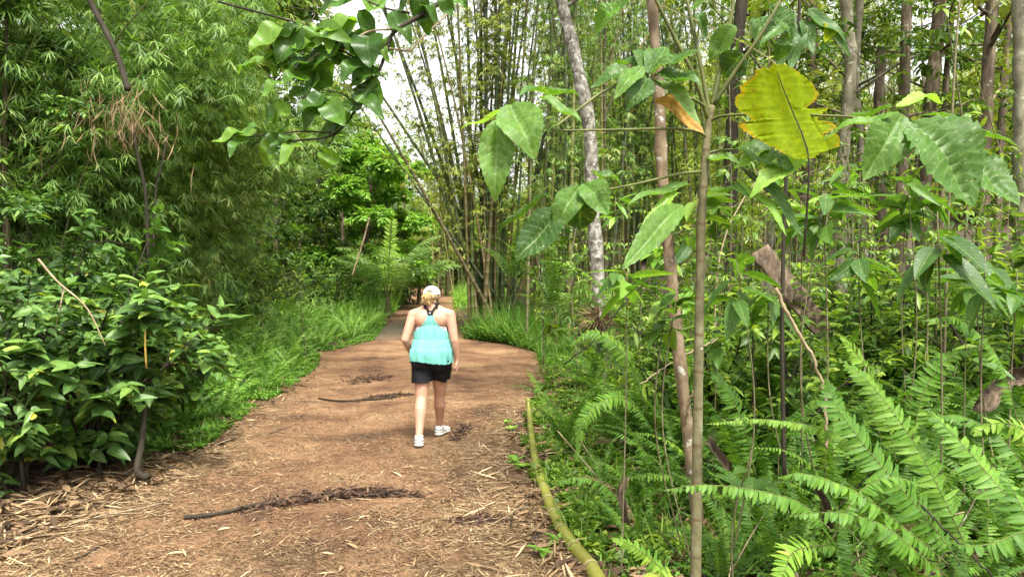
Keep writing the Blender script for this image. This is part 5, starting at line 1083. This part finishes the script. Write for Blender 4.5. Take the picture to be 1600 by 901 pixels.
def cut(me, keep, name, mat, thick=.0):
    """the faces of me whose corners are all kept, as a new mesh"""
    fs = [tuple(p.vertices) for p in me.polygons]; a = arr(me); fs = [f for f in fs if all(keep[i] for i in f)]
    used = sorted({i for f in fs for i in f}); mp = {i: k for k, i in enumerate(used)}; m2 = bpy.data.meshes.new(name)
    m2.from_pydata(a[used].tolist(), [], [tuple(mp[i] for i in f) for f in fs]); m2.materials.append(mat); m2.polygons.foreach_set('use_smooth', [True] * len(m2.polygons)); return m2
SK = plain_mat('skin', (.50, .27, .18), .5, .25, 90, .10, .35, .12)
TEAL = plain_mat('teal_cotton', (.14, .41, .345), .8, .2, 350, .07, .2); BLK = plain_mat('black_cloth', (.010, .010, .012), .85, .2, 300, .2, .2)
CAPM = plain_mat('white_cap_cloth', (.80, .78, .72), .8, .2, 300, .05); SHOE = plain_mat('white_shoe', (.74, .73, .68), .6, .15, 120, .08); SOLE = plain_mat('shoe_sole', (.62, .60, .54), .7); HAIR = plain_mat('blonde_hair', (.56, .39, .17), .55, .6, 160, .4)
HAIRD = plain_mat('dark_blonde_hair', (.22, .14, .075), .6, .5, 160, .3); GREY = plain_mat('grey_trim', (.25, .24, .23), .7)
def bra_mat():
    m, nt, out = newmat('patterned_bra'); tc = nt.nodes.new("ShaderNodeTexCoord"); n = nd(nt, "ShaderNodeTexVoronoi", ins={'Scale': 55.0}); n.feature = 'DISTANCE_TO_EDGE'; nt.links.new(tc.outputs['Object'], n.inputs['Vector'])
    c = ramp(nt, n.outputs[0], [(.10, (.8, .8, .8)), (.14, (.02, .02, .03))]).outputs[0]; pb = nd(nt, "ShaderNodeBsdfPrincipled"); nt.links.new(c, pb.inputs['Base Color']); pb.inputs['Roughness'].default_value = .7; nt.links.new(pb.outputs[0], out.inputs[0]); return m
wx, wy = X(674, 7.8), 7.8
W = thing('person', 'woman in white cap, teal racerback top and black shorts walking away up the path', 'person', (wx, wy, float(H(wx, wy)) + .004))
gl = lambda x, y: float(H(wx + x, wy + y)) - float(H(wx, wy))
HIP, KN, AN = [(-.085, 0, .88), (.085, .01, .88)], [(-.088, -.08, .485), (.070, .16, .490)], [(-.085, -.30, .095 + gl(-.085, -.3)), (.050, .33, .095 + gl(.05, .33))]
SH, EL, WR = [(-.178, .0, 1.345), (.185, .0, 1.345)], [(-.252, -.055, 1.085), (.232, -.03, 1.075)], [(-.215, .10, .935), (.252, .03, .865)]
def torso(L):
    ico(L, (0, 0, .90), (.192, .125, .14)); ico(L, (-.075, -.055, .865), (.105, .095, .11)); ico(L, (.075, -.055, .865), (.105, .095, .11))
    ico(L, (0, .01, 1.02), (.165, .115, .14)); ico(L, (0, .0, 1.16), (.160, .112, .16)); ico(L, (0, .0, 1.28), (.168, .105, .13)); ico(L, (-.07, -.045, 1.30), (.085, .06, .10)); ico(L, (.07, -.045, 1.30), (.085, .06, .10))
    ico(L, (-.07, .085, 1.22), (.08, .065, .075)); ico(L, (.07, .085, 1.22), (.08, .065, .075)); chain(L, [(-.155, 0, 1.355), (0, .0, 1.385), (.155, 0, 1.355)], [.055, .062, .055])
    chain(L, [(-.13, -.005, 1.375), (-.03, .0, 1.43)], [.038, .045]); chain(L, [(.13, -.005, 1.375), (.03, .0, 1.43)], [.038, .045])
def legs(L, e=0.0):
    for h, k, a in zip(HIP, KN, AN):
        h, k, a = map(np.array, (h, k, a)); chain(L, [h, lerp(h, k, .45), k], [.098 + e, .086 + e, .060 + e]); cf = lerp(k, a, .32) + [0, -.018, 0]; chain(L, [k, cf, lerp(k, a, .7), a], [.057 + e, .060 + e, .043 + e, .034 + e])
def hand(L, w, d, palmn, side, curl):
    """palm, four fingers of different length with two bends each, and a thumb off the side of the palm"""
    w, d, palmn = np.array(w), nrm(np.array(d)), nrm(np.array(palmn)); s = np.cross(d, palmn) * side
    for q in (-.022, -.008, .008, .022): chain(L, [w + s * q * .7, w + d * .085 + s * q], [.016, .013])
    for q, ln, ra in ((-.030, .058, .0070), (-.010, .074, .0078), (.010, .080, .0080), (.030, .072, .0078)):
        a = w + d * .080 + s * q; dd = nrm(d + s * q * 3); n = palmn * curl; b = a + (dd + n * .3) * ln * .42; c = b + nrm(dd + n * .9) * ln * .33; e = c + nrm(dd * .8 + n * 1.4) * ln * .27
        chain(L, [a, b, c, e], [ra + .001, ra, ra * .92, ra * .8], .5)
    a = w + d * .025 + s * .026; b = a + nrm(d + s * .9 + palmn * .3) * .038; c = b + nrm(d + s * .35 + palmn * .5) * .032; chain(L, [a, b, c], [.0125, .0105, .0085], .5)
L = []; torso(L); legs(L)
chain(L, [(0, .0, 1.40), (0, .018, 1.50)], [.062, .055]); ico(L, (0, .035, 1.545), (.073, .090, .098)); ico(L, (0, .075, 1.50), (.052, .055, .055)); ico(L, (0, .128, 1.535), (.012, .018, .020)); ico(L, (0, .122, 1.497), (.024, .012, .009))
for s in (-1, 1): ico(L, (s * .076, .03, 1.54), (.010, .017, .028), (0, 0, s * .3))
for k in (0, 1):
    s_, e_, w_ = map(np.array, (SH[k], EL[k], WR[k])); chain(L, [s_, lerp(s_, e_, .35), e_], [.056, .051, .040]); chain(L, [e_, lerp(e_, w_, .3), w_], [.040, .039, .025], sq=(1, 1, 1))
hand(L, WR[0], (.25, .75, -.35), (.7, -.2, -.5), 1, .9); hand(L, WR[1], (.03, .10, -1), (-1, .0, -.05), -1, .55)
for k, a in enumerate(AN):
    a = np.array(a); ang = (.12, -.28)[k]; f = np.array([-math.sin(ang), math.cos(ang), 0]); chain(L, [a, a + f * .06 + [0, 0, -.04], a + f * .13 + [0, 0, -.062]], [.036, .036, .028])
ob('body', blob(L, .0055, 4, 'woman_body', SK), W)
# eyes and brows (on the far side of the head)
for s in (-1, 1):
    mb = MB(); l = []; ico(l, (s * .028, .117, 1.548), (.011, .008, .009)); mb.add(l[0][0], [np.array([q for q in l[0][1] if len(q) == 4]), np.array([q for q in l[0][1] if len(q) == 3])]); ob('eye', mb.mesh('eye', plain_mat('eye_white', (.7, .68, .65), .2)), W)
# tank top from the torso shape, let out toward the hem
L = []; torso(L); me = blob(L, .0065, 3, 'tmp_torso', TEAL); a = arr(me); nn = normals(me); z = a[:, 2]
t = np.clip((1.36 - z) / .52, 0, 1); fl = np.arctan2(a[:, 1], a[:, 0])
back = a[:, 1] < .01
# outline of the top seen from behind: wide below the armpits, then narrowing to the racerback
half = np.interp(z, [.80, 1.135, 1.15, 1.18, 1.22, 1.27, 1.31, 1.35], [.40, .40, .165, .135, .100, .066, .045, .034])
frontk = np.interp(z, [.80, 1.22, 1.30, 1.42], [.4, .4, .115, .09])
strap = (z < 1.348) & (np.abs(a[:, 0]) < half)
keep = (z > .845 + .012 * np.sin(fl * 2) ) & np.where(back, strap, (z < 1.29) & (np.abs(a[:, 0]) < frontk))
fold = (.009 * np.sin(fl * 9 + z * 9) + .006 * np.sin(fl * 21 - z * 17)) * t + .005 * np.sin(a[:, 0] * 150 + 1) * np.exp(-((z - 1.24) / .09) ** 2) * back + .003 * np.sin(z * 41 + a[:, 0] * 38 + 2 * np.sin(a[:, 0] * 19)) * t
b = a + nn * (.008 + .020 * t ** 1.5 + fold)[:, None]; low = np.clip((1.05 - z) / .2, 0, 1); hz = np.clip((1.24 - z) / .34, 0, 1); hz = hz * hz * (3 - 2 * hz)
rad = np.hypot(a[:, 0] / .212, a[:, 1] / .165); ang = np.arctan2(a[:, 1] / .165, a[:, 0] / .212); el = np.stack([np.cos(ang) * (.190 + .020 * hz), np.sin(ang) * (.142 + .056 * hz)], 1) * (1 + .030 * np.sin(ang * 9 + z * 8 + 2 * np.sin(ang * 3)) * hz + .018 * np.sin(ang * 21 - z * 15) * hz + .006 * np.sin(z * 55 + ang * 7) * hz)[:, None]
el = el * ((np.abs(np.cos(ang)) ** 3 + np.abs(np.sin(ang)) ** 3) ** (-1 / 3))[:, None] * 1.0; rr0 = np.hypot(b[:, 0], b[:, 1]); rr1 = np.hypot(el[:, 0], el[:, 1]); f = hz[:, None]; b[:, :2] = lerp(b[:, :2], el, f)
setarr(me, b); tp = ob('tank_top', cut(me, keep, 'tank_top', TEAL), W); sm_ = tp.modifiers.new('smooth', 'SMOOTH'); sm_.factor = .5; sm_.iterations = 4; sd = tp.modifiers.new('thick', 'SOLIDIFY'); sd.thickness = .003
setarr(me, a + nn * .0125); az = np.abs(a[:, 0])
kb = back & (z >= 1.335) & (z < 1.45) & (az > np.interp(z, [1.335, 1.378, 1.44], [-.01, -.001, .038])) & (az < np.interp(z, [1.335, 1.365, 1.44], [.034, .036, .078])) | (~back) & (z > 1.28) & (az > .05) & (az < .085) | (z > 1.40) & (az > .04) & (az < .074)
ob('strap', cut(me, kb, 'racerback_strap', BLK), W)
setarr(me, a + nn * .0045); kb = (z > 1.10) & (z < np.interp(az, [0, .05, .10, .17], [1.30, 1.27, 1.225, 1.205])) & (z < 1.30); ob('bra_band', cut(me, kb, 'patterned_band', bra_mat()), W, label='black and white patterned band showing at the sides')
# shorts
L = []; ico(L, (0, 0, .90), (.200, .140, .13)); ico(L, (-.08, -.06, .865), (.116, .115, .125)); ico(L, (.08, -.06, .865), (.116, .115, .125)); ico(L, (0, .01, .99), (.16, .12, .10)); ico(L, (0, -.04, .86), (.12, .115, .12))
for h, k in zip(HIP, KN): h, k = np.array(h), np.array(k); chain(L, [h + [0, 0, -.02], lerp(h, k, .75)], [.116, .104])
me = blob(L, .0065, 4, 'tmp_shorts', BLK); a = arr(me); nn = normals(me); z = a[:, 2]; keep = (z < .885) & (z > .632 + .02 * (a[:, 1] > .02) + .018 * np.clip(-np.abs(a[:, 0]) * 10 + 1, 0, 1) + .006 * np.sin(a[:, 0] * 35)); setarr(me, a + nn * (.004 + .005 * np.sin(a[:, 0] * 55 + z * 12))[:, None] * 1.0)
s_ = ob('shorts', cut(me, keep, 'shorts', BLK), W); sd = s_.modifiers.new('thick', 'SOLIDIFY'); sd.thickness = .004
# shoes
for k, an in enumerate(AN):
    an = np.array(an); ang = (.12, -.28)[k]; sh = thing('shoe', None, None, tuple(an - [0, 0, .095]), ang, 1.12); del_ = sh; sh.parent = W
    L = []; ico(L, (0, -.018, .052), (.039, .048, .040)); ico(L, (0, .045, .050), (.040, .075, .040)); ico(L, (.0, .12, .040), (.046, .070, .028)); ico(L, (0, .165, .034), (.041, .048, .022)); ico(L, (0, -.012, .078), (.036, .042, .026))
    m_ = blob(L, .005, 3, 'shoe_upper', SHOE); o_ = ob('upper', m_, sh)
    L = []; ico(L, (0, -.015, .018), (.041, .056, .018)); ico(L, (0, .06, .018), (.040, .10, .017)); ico(L, (0, .135, .018), (.049, .085, .017)); o_ = ob('sole', blob(L, .005, 2, 'shoe_sole', SOLE), sh)
    mb = MB(); th = np.linspace(-2.2, 2.2, 16) - math.pi / 2; tube(mb, np.stack([.041 * np.cos(th), -.012 + .050 * np.sin(th), .066 + .006 * np.cos(th * 3)], 1), .0045, 5, mi=0); ob('trim', mb.mesh('shoe_trim', GREY), sh)
    if k == 0: sh.rotation_euler[0] = -.05
    m = MB(); tube(m, [[0, -.0, .085], [0, 0, .10]], [.037, .036], 12); ob('sock', m.mesh('sock', SHOE), sh)
# hair and cap
HC = np.array([0, .035, 1.545]); L = []; ico(L, HC + [0, -.010, -.004], (.079, .088, .098)); chain(L, [HC + [-.03, -.07, -.06], HC + [.04, -.06, -.075]], [.022, .02]); me = blob(L, .006, 3, 'hair', HAIRD); a = arr(me); nn = normals(me)
setarr(me, a + nn * (.003 * np.sin(a[:, 0] * 190 + 6 * np.sin(a[:, 2] * 50)))[:, None]); kp = (a[:, 1] < .062) & (a[:, 2] > 1.462); ob('hair', cut(me, kp, 'hair', HAIRD), W)
r = rng(500); mb = MB()
for k in range(150):   # curls of the ponytail pulled through the cap
    u = r.uniform(0, 1); c = HC + [-.022, -.088, .03]; e = HC + np.array([-.030 + r.normal(0, .026), -.105 + r.normal(0, .016), -.058 + r.normal(0, .022)]); mid = lerp(c, e, .5) + [r.normal(-.005, .024), -.022 + r.normal(0, .012), .01]
    q = spline([c + r.normal(0, .006, 3), mid, e], 22); ph = r.uniform(0, 6); tt = np.linspace(0, 1, 22); q[:, 0] += .006 * tt * np.sin(tt * 16 + ph); q[:, 1] += .006 * tt * np.cos(tt * 16 + ph); tube(mb, q, np.linspace(.0035, .0018, 22), 4, False, r.uniform())
ob('ponytail', mb.mesh('ponytail', HAIR), W, label='curly blonde ponytail pulled through the back of the cap')
cp = thing('cap', None, None, (0, 0, 0)); cp.parent = W
n1, n2 = 48, 22; th = np.linspace(0, 2 * math.pi, n1, endpoint=False); ph = np.linspace(0, math.pi * .50, n2); A_ = np.stack([np.outer(np.sin(ph), np.cos(th)), np.outer(np.sin(ph), np.sin(th)), np.outer(np.cos(ph), np.ones(n1))], -1) * [.086, .102, .092] * (1 + .006 * np.cos(6 * th))[None, :, None]
A_ = A_.reshape(-1, 3); A_[:, 2] += .014 + .16 * A_[:, 1] * 0; fs = [(i * n1 + j, (i + 1) * n1 + j, (i + 1) * n1 + (j + 1) % n1, i * n1 + (j + 1) % n1) for i in range(n2 - 1) for j in range(n1)]
def hole(f): c = A_[list(f)].mean(0); return c[1] < 0 and ((c[0] + .012) / .034) ** 2 + ((c[2] - .030) / .030) ** 2 < 1 and c[2] > .030
fs = [f for f in fs if not hole(f)]; me = bpy.data.meshes.new('cap_crown'); me.from_pydata((A_ + HC).tolist(), [], fs); me.materials.append(CAPM); me.polygons.foreach_set('use_smooth', [True] * len(fs)); o_ = ob('cap_crown', me, cp); sd = o_.modifiers.new('t', 'SOLIDIFY'); sd.thickness = .003
mb = MB(); g = []; 
for i in range(9):
    for j in range(17):
        a = lerp(-1.15, 1.15, j / 16); rr = i / 8; g.append(HC + [(.084 + .012 * rr) * math.sin(a), .095 * math.cos(a) + rr * .065 * math.cos(a) ** .6, .016 - .02 * rr - .03 * rr * math.sin(a) ** 2])
f = np.array([(i * 17 + j, (i + 1) * 17 + j, (i + 1) * 17 + j + 1, i * 17 + j + 1) for i in range(8) for j in range(16)]); mb.add(g, f); ob('brim', mb.mesh('cap_brim', CAPM), cp).modifiers.new('t', 'SOLIDIFY').thickness = .004
mb = MB(); th = np.linspace(.1, math.pi - .1, 14); tube(mb, np.stack([-.012 - .036 * np.cos(th), -.094 - .0 * th, .026 + .036 * np.sin(th)], 1) + HC + [0, .014, 0], .004, 5); ob('opening_trim', mb.mesh('cap_trim', GREY), cp)
mb = MB(); tube(mb, np.array([HC + [-.05, -.083, .018], HC + [-.015, -.098, .014], HC + [.03, -.095, .014]]), .008, 6); ob('cap_strap', mb.mesh('cap_strap', CAPM), cp)
mb = MB(); l = []; ico(l, (0, -.136, 1.365), (.007, .004, .006)); mb.add(l[0][0], [np.array([q for q in l[0][1] if len(q) == 4]), np.array([q for q in l[0][1] if len(q) == 3])]); ob('logo_dot', mb.mesh('logo_dot', CAPM), W)

W.scale = (1.07, 1.04, 1.0)
